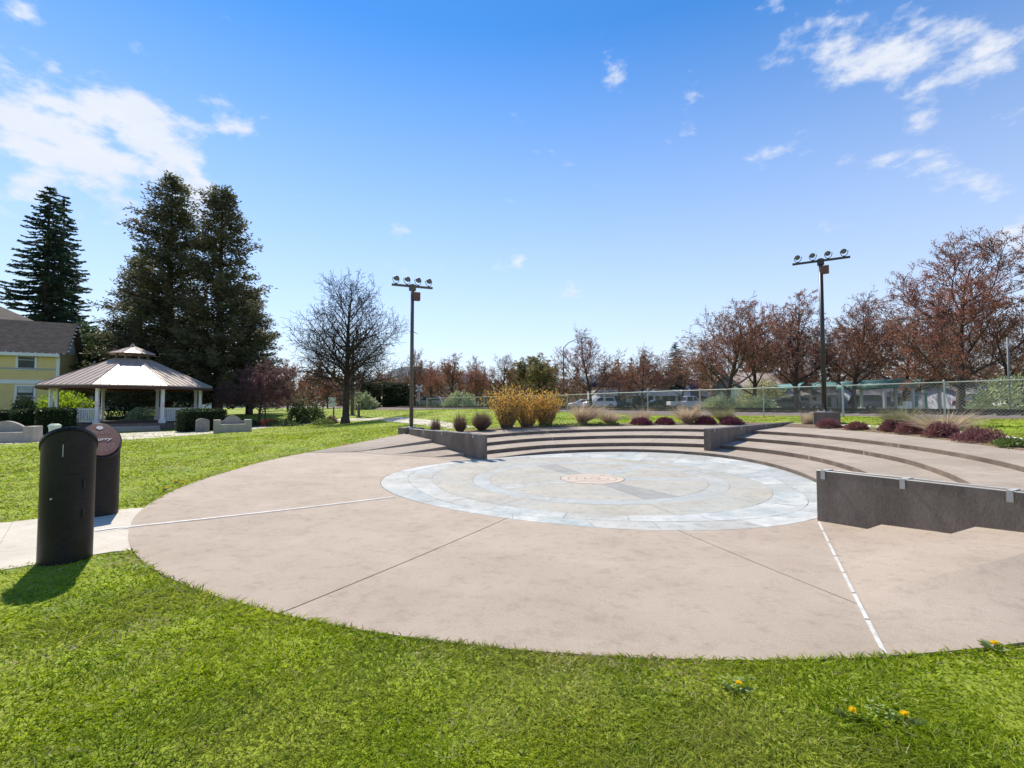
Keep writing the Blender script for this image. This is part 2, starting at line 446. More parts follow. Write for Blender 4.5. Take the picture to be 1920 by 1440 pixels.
mat('steel_dark', (.006, .0055, .0055), (.018, .016, .0155), 2.2, .42, .15, 90, c3=(.036, .027, .022), scale3=1.4, mix3=.4, spec=.25, grain=.3, gscale=25)
mat('plaque', (.15, .055, .045), (.20, .085, .07), 5, .6, spec=.25)
mat('letter', (.75, .66, .6), rough=.6)
mat('scratch', (.5, .5, .5), rough=.6)
mat('bracket', (.40, .385, .36), (.50, .48, .45), 5, .6, metal=.1)
mat('pole_black', (.018, .018, .02), (.035, .033, .033), 2, .45, spec=.5)
mat('pole_brown', (.075, .062, .058), (.11, .09, .082), 2, .5, spec=.5)
mat('rustbox', (.16, .075, .055), (.12, .06, .05), 6, .6)
mat('lens', (.12, .12, .115), rough=.2, spec=.5)
mat('galv', (.42, .43, .42), (.54, .54, .52), 4, .45, metal=.35)
mat('wire', (.42, .42, .41), rough=.5, metal=.3)
mat('ballast', (.12, .09, .078), (.22, .175, .15), 14, .95, .9, 14, lo=.3, hi=.7)
mat('rail', (.055, .04, .033), rough=.5, metal=.6)
mat('sleeper', (.06, .045, .036), (.10, .08, .065), 5, .9)
mat('asphalt', (.075, .073, .07), (.11, .105, .10), 2, .9, .2, 60)
mat('soil', (.13, .085, .06), (.22, .155, .115), 9, .95, .8, 30)
mat('bark', (.045, .032, .026), (.085, .063, .05), 6, .9, .6, 18, stretch=(1, 1, .25))
mat('bark_red', (.06, .042, .036), (.10, .072, .06), 6, .9, .5, 18, stretch=(1, 1, .25))
mat('twig', (.028, .021, .017), (.05, .037, .03), 3, .85)
mat('twig_lite', (.13, .10, .075), (.17, .13, .10), 3, .85)
mat('bud_red', (.26, .095, .062), (.42, .19, .125), .35, .6, island=.5, trans=.5, c3=(.28, .20, .12), scale3=.25, mix3=.75)
mat('bud_brown', (.23, .10, .06), (.39, .21, .125), .35, .6, island=.5, trans=.5, c3=(.26, .20, .10), scale3=.22, mix3=.6)
mat('plum_leaf', (.12, .055, .06), (.24, .115, .11), .8, .55, island=.5, trans=.45)
mat('fir', (.042, .075, .055), (.085, .13, .09), .4, .6, island=.5, trans=.35)
mat('cedar', (.075, .085, .042), (.16, .155, .075), .45, .6, island=.5, trans=.42, c3=(.15, .095, .058), scale3=.3, mix3=.6)
mat('green_leaf', (.05, .085, .02), (.10, .14, .045), .8, .5, island=.5, trans=.35)
mat('olive_leaf', (.17, .15, .045), (.30, .25, .09), .5, .5, island=.5, trans=.45)
mat('rhodo', (.26, .31, .14), (.52, .54, .33), 2.5, .4, island=.6, trans=.3, spec=.4)
mat('lime', (.22, .34, .02), (.42, .52, .04), 2, .5, island=.5, trans=.5)
mat('hedge', (.022, .045, .014), (.055, .09, .028), 3, .5, island=.5, trans=.25)
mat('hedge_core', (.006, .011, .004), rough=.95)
mat('willow', (.70, .38, .06), (.90, .60, .14), 3, .55, island=.6, trans=.45)
mat('tan_grass', (.46, .34, .22), (.68, .55, .39), 3, .7, island=.6, trans=.4)
mat('green_tan', (.20, .22, .08), (.44, .38, .20), 3, .7, island=.6, trans=.35)
mat('brown_grass', (.15, .095, .07), (.25, .165, .125), 3, .8, island=.6, trans=.3)
mat('heather', (.15, .055, .055), (.32, .15, .14), 7, .7, island=.6, trans=.3)
mat('heather_dark', (.10, .026, .045), (.22, .065, .10), 7, .7, island=.6, trans=.3)
mat('groundcover', (.09, .13, .03), (.20, .26, .07), 6, .5, island=.6, trans=.35)
mat('redflower', (.45, .05, .04), (.6, .2, .08), 6, .6, island=.7)
mat('dandelion', (1.0, .70, .01), (1.0, .80, .03), 30, .6, island=.5, trans=.15)
mat('clover', (.8, .8, .72), rough=.7)
mat('dryleaf', (.45, .17, .05), (.62, .30, .11), 20, .7, trans=.3)
mat('whitepaint', (.74, .75, .77), (.82, .82, .82), 3, .55)
mat('roofmetal', (.37, .265, .205), (.45, .335, .265), 1.2, .48, spec=.4, grain=.1, gscale=12)
mat('deck', (.15, .12, .10), (.22, .17, .14), 4, .8)
mat('stonebench', (.33, .29, .25), (.42, .37, .32), 3, .85, .2, 60)
mat('marker', (.17, .16, .15), (.24, .23, .21), 6, .7, .2, 40)
mat('trim', (.66, .70, .72), rough=.6)
mat('teal_trim', (.30, .38, .37), rough=.6)
mat('window', (.03, .036, .042), (.05, .055, .06), .8, .25, spec=.3)
mat('curtain', (.35, .37, .38), (.5, .5, .5), 3, .8)
mat('asph_roof', (.105, .085, .08), (.15, .122, .112), 3, .9)
mat('bluesign', (.012, .05, .25), (.018, .07, .32), 2, .5)
mat('navy', (.02, .03, .07), rough=.5)
mat('dealerwall', (.55, .54, .52), (.64, .63, .60), 1, .7)
mat('dealerred', (.35, .23, .19), (.42, .29, .24), 1, .7)
mat('greenroof', (.06, .15, .135), (.085, .20, .175), .8, .5, metal=.2)
mat('greenwall', (.20, .29, .24), (.25, .34, .28), 1, .8)
mat('greywall', (.40, .41, .45), (.48, .49, .53), 1, .8)
mat('lilacwall', (.58, .58, .66), (.66, .66, .72), 1, .8)
mat('shingle', (.42, .33, .27), (.52, .42, .36), 2, .9)
mat('car_white', (.72, .73, .74), rough=.25, spec=.6)
mat('car_silver', (.38, .39, .42), rough=.25, metal=.5, spec=.6)
mat('car_dark', (.022, .024, .03), rough=.2, spec=.6)
mat('car_blue', (.03, .05, .11), rough=.2, spec=.6)
mat('tyre', (.02, .02, .02), rough=.8)
mat('redlamp', (.35, .02, .015), rough=.3)
mat('woodpole', (.11, .085, .065), (.16, .125, .10), 3, .9)
mat('signwhite', (.7, .7, .68), rough=.6)
mat('palegreen', (.38, .48, .38), (.48, .56, .45), 4, .6)
mat('hill', (.07, .10, .125), (.095, .13, .15), .002, .95)  # bluish haze of distance is painted into the base colour
mat('teal', (.02, .16, .16), rough=.5)
mat('weedleaf', (.13, .21, .012), (.34, .42, .04), 9, .6, island=.6, trans=.45, spec=.15)
mat('bud_red2', (.24, .085, .062), (.41, .18, .13), .35, .6, island=.5, trans=.5, c3=(.25, .19, .10), scale3=.2, mix3=.75)
mat('letter_dim', (.40, .27, .24), rough=.6)
mat('far_leaf', (.16, .085, .055), (.28, .165, .105), .12, .8, island=.5, trans=.4, c3=(.13, .12, .07), scale3=.05, mix3=.6)
mat('thatch', (.40, .32, .15), (.60, .50, .28), 3, .8, island=.6, trans=.35)
mat('cloverleaf', (.20, .32, .08), (.38, .46, .22), 9, .6, island=.6, trans=.3)
mat('olive_pale', (.30, .30, .12), (.48, .46, .22), 1, .6, island=.5, trans=.4)
mat('bluelogo', (.45, .55, .75), rough=.5)
mat('greyshingle', (.26, .23, .22), (.34, .31, .29), 2, .9)
mat('signpink', (.62, .42, .38), (.75, .7, .68), 12, .6)
mat('house_shingle', (.095, .073, .062), (.15, .118, .10), 2.0, .9, .8, 9, stretch=(1, 1, 3), spec=.1, grain=.2, gscale=14)
def siding(name, c1, c2, pitch):
    """lap siding: horizontal board rows as fine relief and colour"""
    m = mat(name, c1, c2, 1.0, .7); t = m.node_tree; N = t.nodes; Lk = t.links
    co = N.new('ShaderNodeTexCoord'); w = N.new('ShaderNodeTexWave'); w.bands_direction = 'Z'; w.wave_profile = 'SAW'
    w.inputs['Scale'].default_value = 1/pitch/ (2*math.pi) * 2*math.pi * .5 / 1.0 * .314 * 2
    Lk.new(co.outputs['Object'], w.inputs[0]); bp = N.new('ShaderNodeBump'); bp.inputs['Strength'].default_value = .9; bp.inputs['Distance'].default_value = .05
    Lk.new(w.outputs['Fac'], bp.inputs['Height']); Lk.new(bp.outputs[0], N['Principled BSDF'].inputs['Normal'])
siding('yellow_siding', (.70, .56, .29), (.75, .62, .34), .13)
mat('medjoint', (.22, .19, .16), rough=.95)
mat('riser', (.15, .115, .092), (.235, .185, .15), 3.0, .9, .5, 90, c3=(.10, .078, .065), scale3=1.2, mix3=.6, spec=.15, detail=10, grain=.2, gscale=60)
mat('pole_grey', (.17, .18, .19), rough=.5)

# ================================================================== SETTING
def pol(a, r): return CX + r * math.cos(R(a)), CY + r * math.sin(R(a))
# ---- ground: one sheet, polar round the plaza, out to the horizon
na = 360
angs = np.linspace(0, 360, na, endpoint=False)
rr = rim(angs)
dist = np.r_[np.linspace(0, 3, 13), np.geomspace(3.3, 90, 64), np.geomspace(110, 4000, 14)]
rows = []
X0 = CX + (rr * .55) * np.cos(np.radians(angs)); Y0 = CY + (rr * .55) * np.sin(np.radians(angs))
rows.append(np.c_[X0, Y0, Bz(X0, Y0) - .45])
X1 = CX + (rr - .06) * np.cos(np.radians(angs)); Y1 = CY + (rr - .06) * np.sin(np.radians(angs))
rows.append(np.c_[X1, Y1, rimz(angs) - .3])
for d in dist:
    X = CX + (rr + d) * np.cos(np.radians(angs)); Y = CY + (rr + d) * np.sin(np.radians(angs))
    rows.append(np.c_[X, Y, G(X, Y) - .012 * (1 - ss(0, .3, d))])
V = np.concatenate(rows); nr = len(rows)
i, j = np.meshgrid(np.arange(nr - 1), np.arange(na), indexing='ij')
a = i * na + j; b = i * na + (j + 1) % na
Q = np.stack([a, a + na, b + na, b], -1).reshape(-1, 4)
V = np.r_[V, [[CX, CY, -.45]]]; tri = np.c_[np.arange(na), (np.arange(na) + 1) % na, np.full(na, len(V) - 1)]
ground = raw('ground', V, np.r_[Q.ravel(), tri.ravel()], np.r_[np.full(len(Q), 4), np.full(na, 3)], 'lawn')
ground.data.shade_smooth()
tag(ground, 'green mown lawn around the round plaza and terraces', 'lawn', kind='structure')

def sector(fi, fo, a0, a1, zf, n=(14, 6), gap=.006, drop=.12):
    """patch between two radius functions; a0, a1 = (angle at inner edge, angle at outer edge)"""
    g = []
    for p in range(n[0] + 1):
        s = p / n[0]; ai = a0[0] + (a1[0]-a0[0])*s; ao = a0[1] + (a1[1]-a0[1])*s
        ri = float(fi(ai)); ro = float(fo(ao)); sg = (gap if s == 0 else -gap if s == 1 else 0)
        ai += math.degrees(sg/max(ri, .2)) * (1 if a1[0] > a0[0] else -1); ao += math.degrees(sg/ro) * (1 if a1[0] > a0[0] else -1)
        xi, yi = pol(ai, ri + gap); xo, yo = pol(ao, ro - gap); row = []
        for q in range(n[1] + 1):
            t = q / n[1]; x = xi + (xo-xi)*t; y = yi + (yo-yi)*t; row.append((x, y, float(zf(x, y))))
        g.append(row)
    return MB().slab(g, drop)
def pang(u, v):
    p = onB(u, v); return float(angdeg(p.x, p.y)) % 360

# ---- plaza: broad concrete slabs between saw-cut joints
plaza = tag(empty('plaza', (CX, CY, 0)), kind='structure')
base = sector(lambda a: Rmed(a) - .05, lambda a: Rout(a) - .03, (126, 126), (312, 312), lambda x, y: Bz(x, y) - .018, (90, 8), 0, .2)
base.build('joint_bed', 'joint', plaza, world=True)
J = [(126, 126), (pang(820, 858), pang(590, 848)), (pang(716, 895), pang(398, 893)), (pang(735, 933), pang(240, 990)), (pang(945, 974), pang(525, 1150)), (pang(1275, 996), pang(1780, 1200)), (312, 312)]
for k in range(len(J) - 1):
    da = abs(J[k+1][1] - J[k][1])
    o = sector(Rmed, Rout, J[k], J[k+1], Bz, (max(8, int(da/2)), 8), .007 if k not in (2,) else .004, .12).build('slab', 'concrete', plaza, world=True)
# ---- medallion: ring stones, panels, spokes and centre stone
med = tag(empty('medallion', (CX, CY, 0)), kind='structure')
sector(lambda a: .02 + 0*a, lambda a: Rmed(a) - .004, (0, 0), (360, 360), lambda x, y: Bz(x, y) - .008, (120, 4), 0, .1).build('joint_bed', 'medjoint', med, world=True)
zt = lambda dz: (lambda x, y: Bz(x, y) + dz)
def pieces(fi, fo, cuts, mats, skew, name, gap=.004, dz=0.0):
    for k in range(len(cuts)):
        a0 = cuts[k]; a1 = cuts[(k+1) % len(cuts)] + (360 if k == len(cuts)-1 else 0)
        s0 = skew[k]; s1 = skew[(k+1) % len(cuts)]
        sector(fi, fo, (a0, a0+s0), (a1, a1+s1), zt(dz + random.uniform(-.001, .001)), (max(3, int((a1-a0)/4)), 3), gap, .03).build(name, mats[k % len(mats)] if not callable(mats) else mats(k), med, world=True)
r_ = random.Random(3)
cuts = []; a_ = 4
while a_ < 358:
    cuts.append(a_); a_ += r_.uniform(9, 19)
sk = [r_.uniform(-3, 3) for _ in cuts]
cuts = cuts[:-1] if 364 - cuts[-1] < 6 else cuts
def split(a): return Rr2(a) + (Rmed(a) - Rr2(a)) * (.52 + .10 * np.sin(np.radians(a) * 5))
mp = lambda k: ('slate_a', 'slate_b', 'slate_a', 'slate_c', 'slate_b')[(k * 7 + k // 3) % 5]
pieces(Rr2, split, cuts, mp, sk[:len(cuts)], 'ring_stone', .0035)
cuts2 = [c + r_.uniform(3, 7) for c in cuts]
mp2 = lambda k: ('slate_b', 'slate_a', 'slate_c', 'slate_b', 'slate_a')[(k * 5 + k // 2) % 5]
pieces(split, Rmed, cuts2, mp2, [r_.uniform(-2.5, 2.5) for _ in cuts2], 'ring_stone', .0035)
pieces(Rr3, Rr2, [10, 55, 100, 145, 190, 235, 280, 325], ['medpanel'], [0]*8, 'panel', .0025)
Rin = lambda a: Rr3(a) * .86
pieces(Rin, Rr3, [20, 65, 110, 155, 200, 245, 290, 335], ['medblue'], [0]*8, 'inner_band', .003)
spk = [(-6, 'medblue', 6.0), (50, 'medblue', 5.0), (112, 'meddark', 7.5), (163, 'medblue', 3.0), (206, 'slate_a', 7.5), (291, 'meddark', 8.5)]
Rst = lambda a: .66 + 0*np.asarray(a, float)
for k, (a_, m_, w_) in enumerate(spk):
    nx = spk[(k+1) % 6]; a2 = nx[0] + (360 if k == 5 else 0)
    wi = w_ * 1.9; wi2 = nx[2] * 1.9
    lim = (lambda a: .66 + (Rr3(a)*.86 - .66)*.62) if m_ == 'meddark' else Rin
    sector(Rst, Rin, (a_-wi, a_-w_), (a_+wi, a_+w_), Bz, (4, 4), .003, .03).build('spoke', m_, med, world=True)
    sector(Rst, Rin, (a_+wi, a_+w_), (a2-wi2, a2-nx[2]), Bz, (10, 4), .003, .03).build('panel', 'medpanel', med, world=True)
# centre stone: rings of small setts
for (r0, r1_, n_) in ((.02, .16, 5), (.17, .33, 11), (.34, .49, 16), (.50, .645, 21)):
    for k in range(n_):
        a0 = 360*k/n_ + r0*100; a1 = a0 + 360/n_
        sector(lambda a: r0 + 0*a, lambda a: r1_ + 0*a, (a0, a0), (a1, a1), zt(random.uniform(0, .004)), (2, 1), .0007, .03).build('sett', 'medstone', med, world=True)

# ---- terraces: curved concrete treads, in segments with radial joints
terr = tag(empty('terraces', (CX, CY, 0)), kind='structure')
WL, WM, WN = 129.0, 43.4, -58.5       # bearings of the three radial walls
def zk(k): return lambda x, y: Bz(x, y) + hk(k, float(angdeg(x, y)))
def fr(k): return lambda a: float(Rk(k, a))
for k in (1, 2, 3, 4):
    cuts_ = [WN, -31, 17.5 - (k-1)*.2, WM, 64 - k*.8, 92 + k*.5, WL]
    for q in range(len(cuts_) - 1):
        fo = fr(k+1) if k < 4 else (lambda a: float(Rk(5, a)))
        fi = fr(k)
        sector(fi, lambda a, fo=fo: fo(a) + (.25 if k < 4 else 0.0), (cuts_[q], cuts_[q]), (cuts_[q+1], cuts_[q+1]), zk(k), (22, 6), .005, .30).build('tread', 'terrace', terr, world=True)
# stained riser faces, set a little proud of the tread edge
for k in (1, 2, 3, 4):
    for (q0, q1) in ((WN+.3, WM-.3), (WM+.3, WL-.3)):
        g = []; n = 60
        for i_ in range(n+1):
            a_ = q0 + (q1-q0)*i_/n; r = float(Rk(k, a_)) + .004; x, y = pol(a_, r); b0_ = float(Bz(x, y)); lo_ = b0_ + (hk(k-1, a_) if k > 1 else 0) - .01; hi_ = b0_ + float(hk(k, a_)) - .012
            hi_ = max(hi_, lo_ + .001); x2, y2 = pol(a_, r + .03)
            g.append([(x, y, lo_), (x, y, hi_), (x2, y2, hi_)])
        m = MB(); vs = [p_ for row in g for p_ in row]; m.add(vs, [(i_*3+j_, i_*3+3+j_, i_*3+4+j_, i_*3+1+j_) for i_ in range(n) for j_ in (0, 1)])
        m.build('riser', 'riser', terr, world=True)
# wedges that run the steps out into the plaza beside the left wall
def patch(c00, c01, c11, c10, n=8):
    g = []
    for p in range(n+1):
        s = p/n; row = []
        for q in range(n+1):
            t = q/n
            row.append(tuple((1-s)*((1-t)*c00[i_]+t*c01[i_]) + s*((1-t)*c10[i_]+t*c11[i_]) for i_ in range(3)))
        g.append(row)
    return g
def wp(a, r, h):
    x, y = pol(a, r); return (x, y, float(Bz(x, y)) + h)
def pb(u, v, h=.004):
    p = onB(u, v); return (p.x, p.y, p.z + h)
rw = {1: 4.1, 2: 4.60, 3: 5.48, 4: 6.38}
tips = {2: pb(810, 857.5), 3: pb(735, 853), 4: pb(664, 848)}
e0 = pb(575, 849)
MB().slab(patch(wp(WL, rw[1], .006), wp(WL, rw[2]+.1, .008), tips[2], pb(840, 862)), .1).build('wedge', 'terrace', terr, world=True)
MB().slab(patch(wp(WL, rw[2], .105), wp(WL, rw[3]+.1, .105), tips[3], tips[2]), .12).build('wedge', 'terrace', terr, world=True)
MB().slab(patch(wp(WL, rw[3], .205), wp(WL, rw[4]+.1, .205), tips[4], tips[3]), .12).build('wedge', 'terrace', terr, world=True)
MB().slab(patch(wp(WL, rw[4], .30), wp(WL, 8.25, .31), e0, tips[4]), .12).build('wedge', 'terrace', terr, world=True)
# wedges beside the near wall
rn = {2: 5.2, 3: 6.05, 4: 6.95}
tn = {2: pb(1562, 1014), 3: pb(1582, 1059), 4: pb(1612, 1118)}
WNn = WN + .6
MB().slab(patch(wp(WNn, rn[2], .09), wp(WNn, rn[3]+.1, .105), tn[3], tn[2]), .1).build('wedge', 'concrete', terr, world=True)
MB().slab(patch(wp(WNn, rn[3], .215), wp(WNn, rn[4]+.1, .22), tn[4], tn[3]), .1).build('wedge', 'concrete', terr, world=True)
def vpol(p): return float(angdeg(p[0], p[1])), math.hypot(p[0]-CX, p[1]-CY)
at4, rt4 = vpol(tn[4]); ab4, _r = vpol(onB(1661, 1230)); g = []
for i_ in range(25):
    s_ = i_/24; ai = WNn + (at4-WNn)*s_; ri = rn[4] + (rt4-rn[4])*s_; ao = WNn + (ab4-WNn)*s_; ro = float(Rout(ao % 360)) - .008; row = []
    xo, yo = pol(ao, ro); wa_ = wp(WNn, rn[4], 0); xi = wa_[0] + (tn[4][0]-wa_[0])*s_; yi = wa_[1] + (tn[4][1]-wa_[1])*s_
    for j_ in range(7):
        t_ = j_/6; x = xi+(xo-xi)*t_; y = yi+(yo-yi)*t_; row.append((x, y, (wa_[2] + .33 + (tn[4][2]-wa_[2]-.33)*s_)*(1-t_) + t_*(float(Bz(x, y)) + .004 + .02*(1-s_))))
    g.append(row)
MB().slab(g, .1).build('wedge', 'concrete', terr, world=True)

# ---- inlaid strips across the plaza
def strip_on(pts, w, dz, S=Bz, n=24):
    P = [Vector(p) for p in pts]; g = []
    d = (P[-1] - P[0]); d.z = 0; d.normalize(); s = Vector((-d.y, d.x, 0))
    for i_ in range(n+1):
        p = P[0].lerp(P[-1], i_/n); row = []
        for k in (-.5, .5):
            q = p + s*w*k; row.append((q.x, q.y, float(S(q.x, q.y)) + dz))
        g.append(row)
    return MB().slab(g, .03)
def surf(X, Y):
    r = np.hypot(X - CX, Y - CY); return np.where(r < rim(angdeg(X, Y)), Bz(X, Y), G(X, Y) + .008)
pL0, pL1 = onG(178, 997), onB(736, 932)
strip_on([pL0, pL1], .055, .006, surf).build('metal_inlay', 'inlay', plaza, world=True)
a0, a1 = onB(1535, 978), onB(1661, 1230)
for k in range(7):
    s0, s1 = k/7 + .004, (k+1)/7 - .004
    strip_on([a0.lerp(a1, s0), a0.lerp(a1, s1)], .024, .005, Bz, 4).build('stone_inlay', 'inlay', plaza, world=True)

# ---- walks
def walk(name, quads, matn, dz=.012, drop=.15, label=None):
    root = tag(empty(name, quads[0][0]), kind='structure')
    for q in quads:
        g = []
        n = 8
        for i_ in range(n+1):
            s = i_/n; pa = Vector(q[0]).lerp(Vector(q[3]), s); pb_ = Vector(q[1]).lerp(Vector(q[2]), s); row = []
            for k in range(5):
                p = pa.lerp(pb_, k/4); ins_ = math.hypot(p.x-CX, p.y-CY) < float(rim(angdeg(p.x, p.y))) - .01; row.append((p.x, p.y, float(Bz(p.x, p.y)) - .012 if ins_ else float(G(p.x, p.y)) + dz))
            g.append(row)
        MB().slab(g, drop).build('slab', matn, root, world=True)
    return root
def band(lo, hi, gap=.004):
    """photo points of near and far edge -> quads"""
    L_ = [onG(*p) for p in lo]; H_ = [onG(*p) for p in hi]; out = []
    for k in range(len(L_)-1):
        out.append((L_[k].lerp(L_[k+1], gap), H_[k].lerp(H_[k+1], gap), H_[k].lerp(H_[k+1], 1-gap), L_[k].lerp(L_[k+1], 1-gap)))
    return out
sw_lo = [(-260, 1118), (-70, 1082), (62, 1056), (180, 1042), (290, 1022)]; sw_mid = [(-240, 1050), (-70, 1032), (62, 1013), (178, 997), (300, 982)]; sw_hi = [(-220, 1000), (-62, 988), (72, 972), (175, 962), (310, 946)]
walk('sidewalk', [(q_[0], q_[1], q_[2], q_[3]) for q_ in band([sw_lo[0], sw_lo[1], sw_lo[4]], [sw_mid[0], sw_mid[1], sw_mid[4]], .0012)] + band([sw_mid[0], (-3, 997+29), sw_mid[4]], [sw_hi[0], (24, 979), sw_hi[4]], .0012), 'path', .006)
left_path = band([(-120, 839), (0, 833), (120, 829), (250, 824), (395, 813), (470, 806), (550, 796.5), (640, 788.5)], [(-120, 827), (0, 821), (120, 817), (250, 811.5), (395, 804), (470, 798), (550, 791.5), (640, 784.8)], .002)
walk('garden_path', left_path, 'path', .01)
def worldband(c, w):
    out = []; P = [Vector((x, y, 0)) for x, y in c]; L_, H_ = [], []
    for i_, p in enumerate(P):
        d = (P[min(i_+1, len(P)-1)] - P[max(i_-1, 0)]).normalized(); s = Vector((-d.y, d.x, 0)); L_.append(p - s*w/2); H_.append(p + s*w/2)
    return [(L_[k], H_[k], H_[k+1], L_[k+1]) for k in range(len(P)-1)]
pe = onG(640, 786.5)
mid = [pe, onG(700, 785.8), onG(760, 788.5), onG(800, 792.5), onG(835, 797.5), onG(868, 803)]
walk('curved_path', worldband([(p.x, p.y) for p in mid], 1.25), 'path', .012)
walk('side_path', band([(1390, 799.5), (1490, 799), (1560, 802), (1640, 806.5), (1700, 812), (1800, 822), (1850, 828), (1960, 845)], [(1390, 796), (1490, 793.8), (1560, 795), (1640, 797.5), (1700, 801.5), (1800, 809), (1850, 813.5), (1960, 827)], .002), 'path', .012)
# soil of the planting bed behind the top tread
g = []
for k in range(61):
    a_ = -8 + k*(126/60); row = []
    for d in (0.02, .3, .6, .95):
        x, y = pol(a_, float(Rk(5, a_)) + d); row.append((x, y, float(G(x, y)) + .02))
    g.append(row)
tag(MB().slab(g, .1).build('planting_bed', 'soil', smooth=True), kind='structure')

# ---- radial walls
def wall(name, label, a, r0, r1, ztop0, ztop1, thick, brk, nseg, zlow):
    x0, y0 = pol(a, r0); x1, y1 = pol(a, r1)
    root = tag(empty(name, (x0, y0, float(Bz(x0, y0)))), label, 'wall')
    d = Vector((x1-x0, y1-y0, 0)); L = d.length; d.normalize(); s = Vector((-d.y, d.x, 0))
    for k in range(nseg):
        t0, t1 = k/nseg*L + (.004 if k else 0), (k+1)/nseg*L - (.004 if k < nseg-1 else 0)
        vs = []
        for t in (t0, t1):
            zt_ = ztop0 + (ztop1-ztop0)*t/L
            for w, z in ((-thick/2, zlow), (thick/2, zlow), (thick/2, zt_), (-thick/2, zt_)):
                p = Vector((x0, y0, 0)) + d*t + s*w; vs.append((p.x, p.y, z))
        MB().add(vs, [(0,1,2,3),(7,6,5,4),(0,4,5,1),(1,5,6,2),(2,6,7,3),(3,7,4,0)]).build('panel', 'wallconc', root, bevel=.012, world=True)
    for t in brk:
        zt_ = ztop0 + (ztop1-ztop0)*t/L; c = Vector((x0, y0, 0)) + d*t; rz = math.atan2(d.y, d.x)
        m = MB()
        m.box((c.x, c.y, zt_+.006), (.05, thick+.03, .008), rz)
        for w in (-1, 1):
            p = c + s*w*(thick/2+.012); m.box((p.x, p.y, zt_-.05), (.05, .008, .105), rz)
        m.build('bracket', 'bracket', root, world=True)
    # steel edge strips along both top arrises
    for w in (-1, 1):
        pts = []
        for t in (0.01, L-.01):
            p = Vector((x0, y0, ztop0 + (ztop1-ztop0)*t/L + .001)) + d*t + s*w*(thick/2-.004); pts.append(p)
        MB().tube(pts, .006, 5).build('edge_rail', 'galv', root, world=True)
    return root
zN = height(880, 6.37)
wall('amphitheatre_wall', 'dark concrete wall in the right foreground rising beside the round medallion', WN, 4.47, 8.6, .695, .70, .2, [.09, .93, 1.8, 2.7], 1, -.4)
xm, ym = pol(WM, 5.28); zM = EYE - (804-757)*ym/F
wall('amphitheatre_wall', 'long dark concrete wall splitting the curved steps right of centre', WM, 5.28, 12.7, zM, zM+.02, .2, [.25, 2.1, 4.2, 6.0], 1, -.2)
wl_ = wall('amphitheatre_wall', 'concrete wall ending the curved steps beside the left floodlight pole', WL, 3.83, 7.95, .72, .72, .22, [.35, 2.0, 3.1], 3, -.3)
#PART3

# ================================================================== STRUCTURES
# ---- chain-link fence along the railway
def fence_pt(u):
    h = 42 + .0421*(u-1224); Z = 1100/h; return Vector(((u-960)/F*Z, Z, 0))
fa, fb = fence_pt(2010), fence_pt(800)
fd = (fb - fa); fL = fd.length; fd.normalize(); fs = Vector((-fd.y, fd.x, 0))
_fu = [2010, 1920, 1580, 1224, 1060, 800]
_ft = [(fence_pt(u_)-fa).length for u_ in _fu]
fg = lambda t: float(np.interp(t, _ft, [1.12, 1.114, 1.066, 1.0, .91, .86]))
fence = tag(empty('chain_link_fence', (fa.x, fa.y, fg(0))), 'low galvanized chain link fence running along the railway behind the lawn', 'fence')
tp = (fence_pt(1580) - fa).length % 3.05
posts = [tp + 3.05*k for k in range(int((fL-tp)/3.05)+1)]
gz = lambda t: max(fg(t), .85 + .0*t)
for t in posts:
    p = fa + fd*t; z = fg(t); main = abs(t - (fence_pt(1580)-fa).length) < .5
    MB().tube([(p.x, p.y, z-.2), (p.x, p.y, z+1.2 + (.10 if main else .03))], .038 if main else .027, 8).build('post', 'galv', fence, world=True)
    MB().lathe([(.03, 0), (.034, .01), (.03, .03), (.008, .05)], 8, (p.x, p.y, z+1.2 + (.10 if main else .03))).build('post_cap', 'galv', fence, world=True)
MB().tube([(fa.x+fd.x*t, fa.y+fd.y*t, fg(t)+1.2) for t in np.linspace(0, fL, 50)], .021, 6).build('top_rail', 'galv', fence, world=True)
m = MB(); sp = .105; H_ = 1.17
for k in range(int(fL/sp)+int(H_/sp)):
    for sg in (1, -1):
        t0 = k*sp if sg == 1 else k*sp; t1 = t0 - sg*H_
        lo, hi = (t0, t1)
        pts = []
        for q in range(4):
            s = q/3; t = lo + (hi-lo)*s
            tt = min(max(t, 0), fL); pts.append((fa.x+fd.x*tt, fa.y+fd.y*tt, fg(tt)+.04 + H_*s*.985))
        m.tube(pts, .0029, 3, cap=False)
tag(m.build('chain_link', 'wire', fence, world=True), kind='stuff')

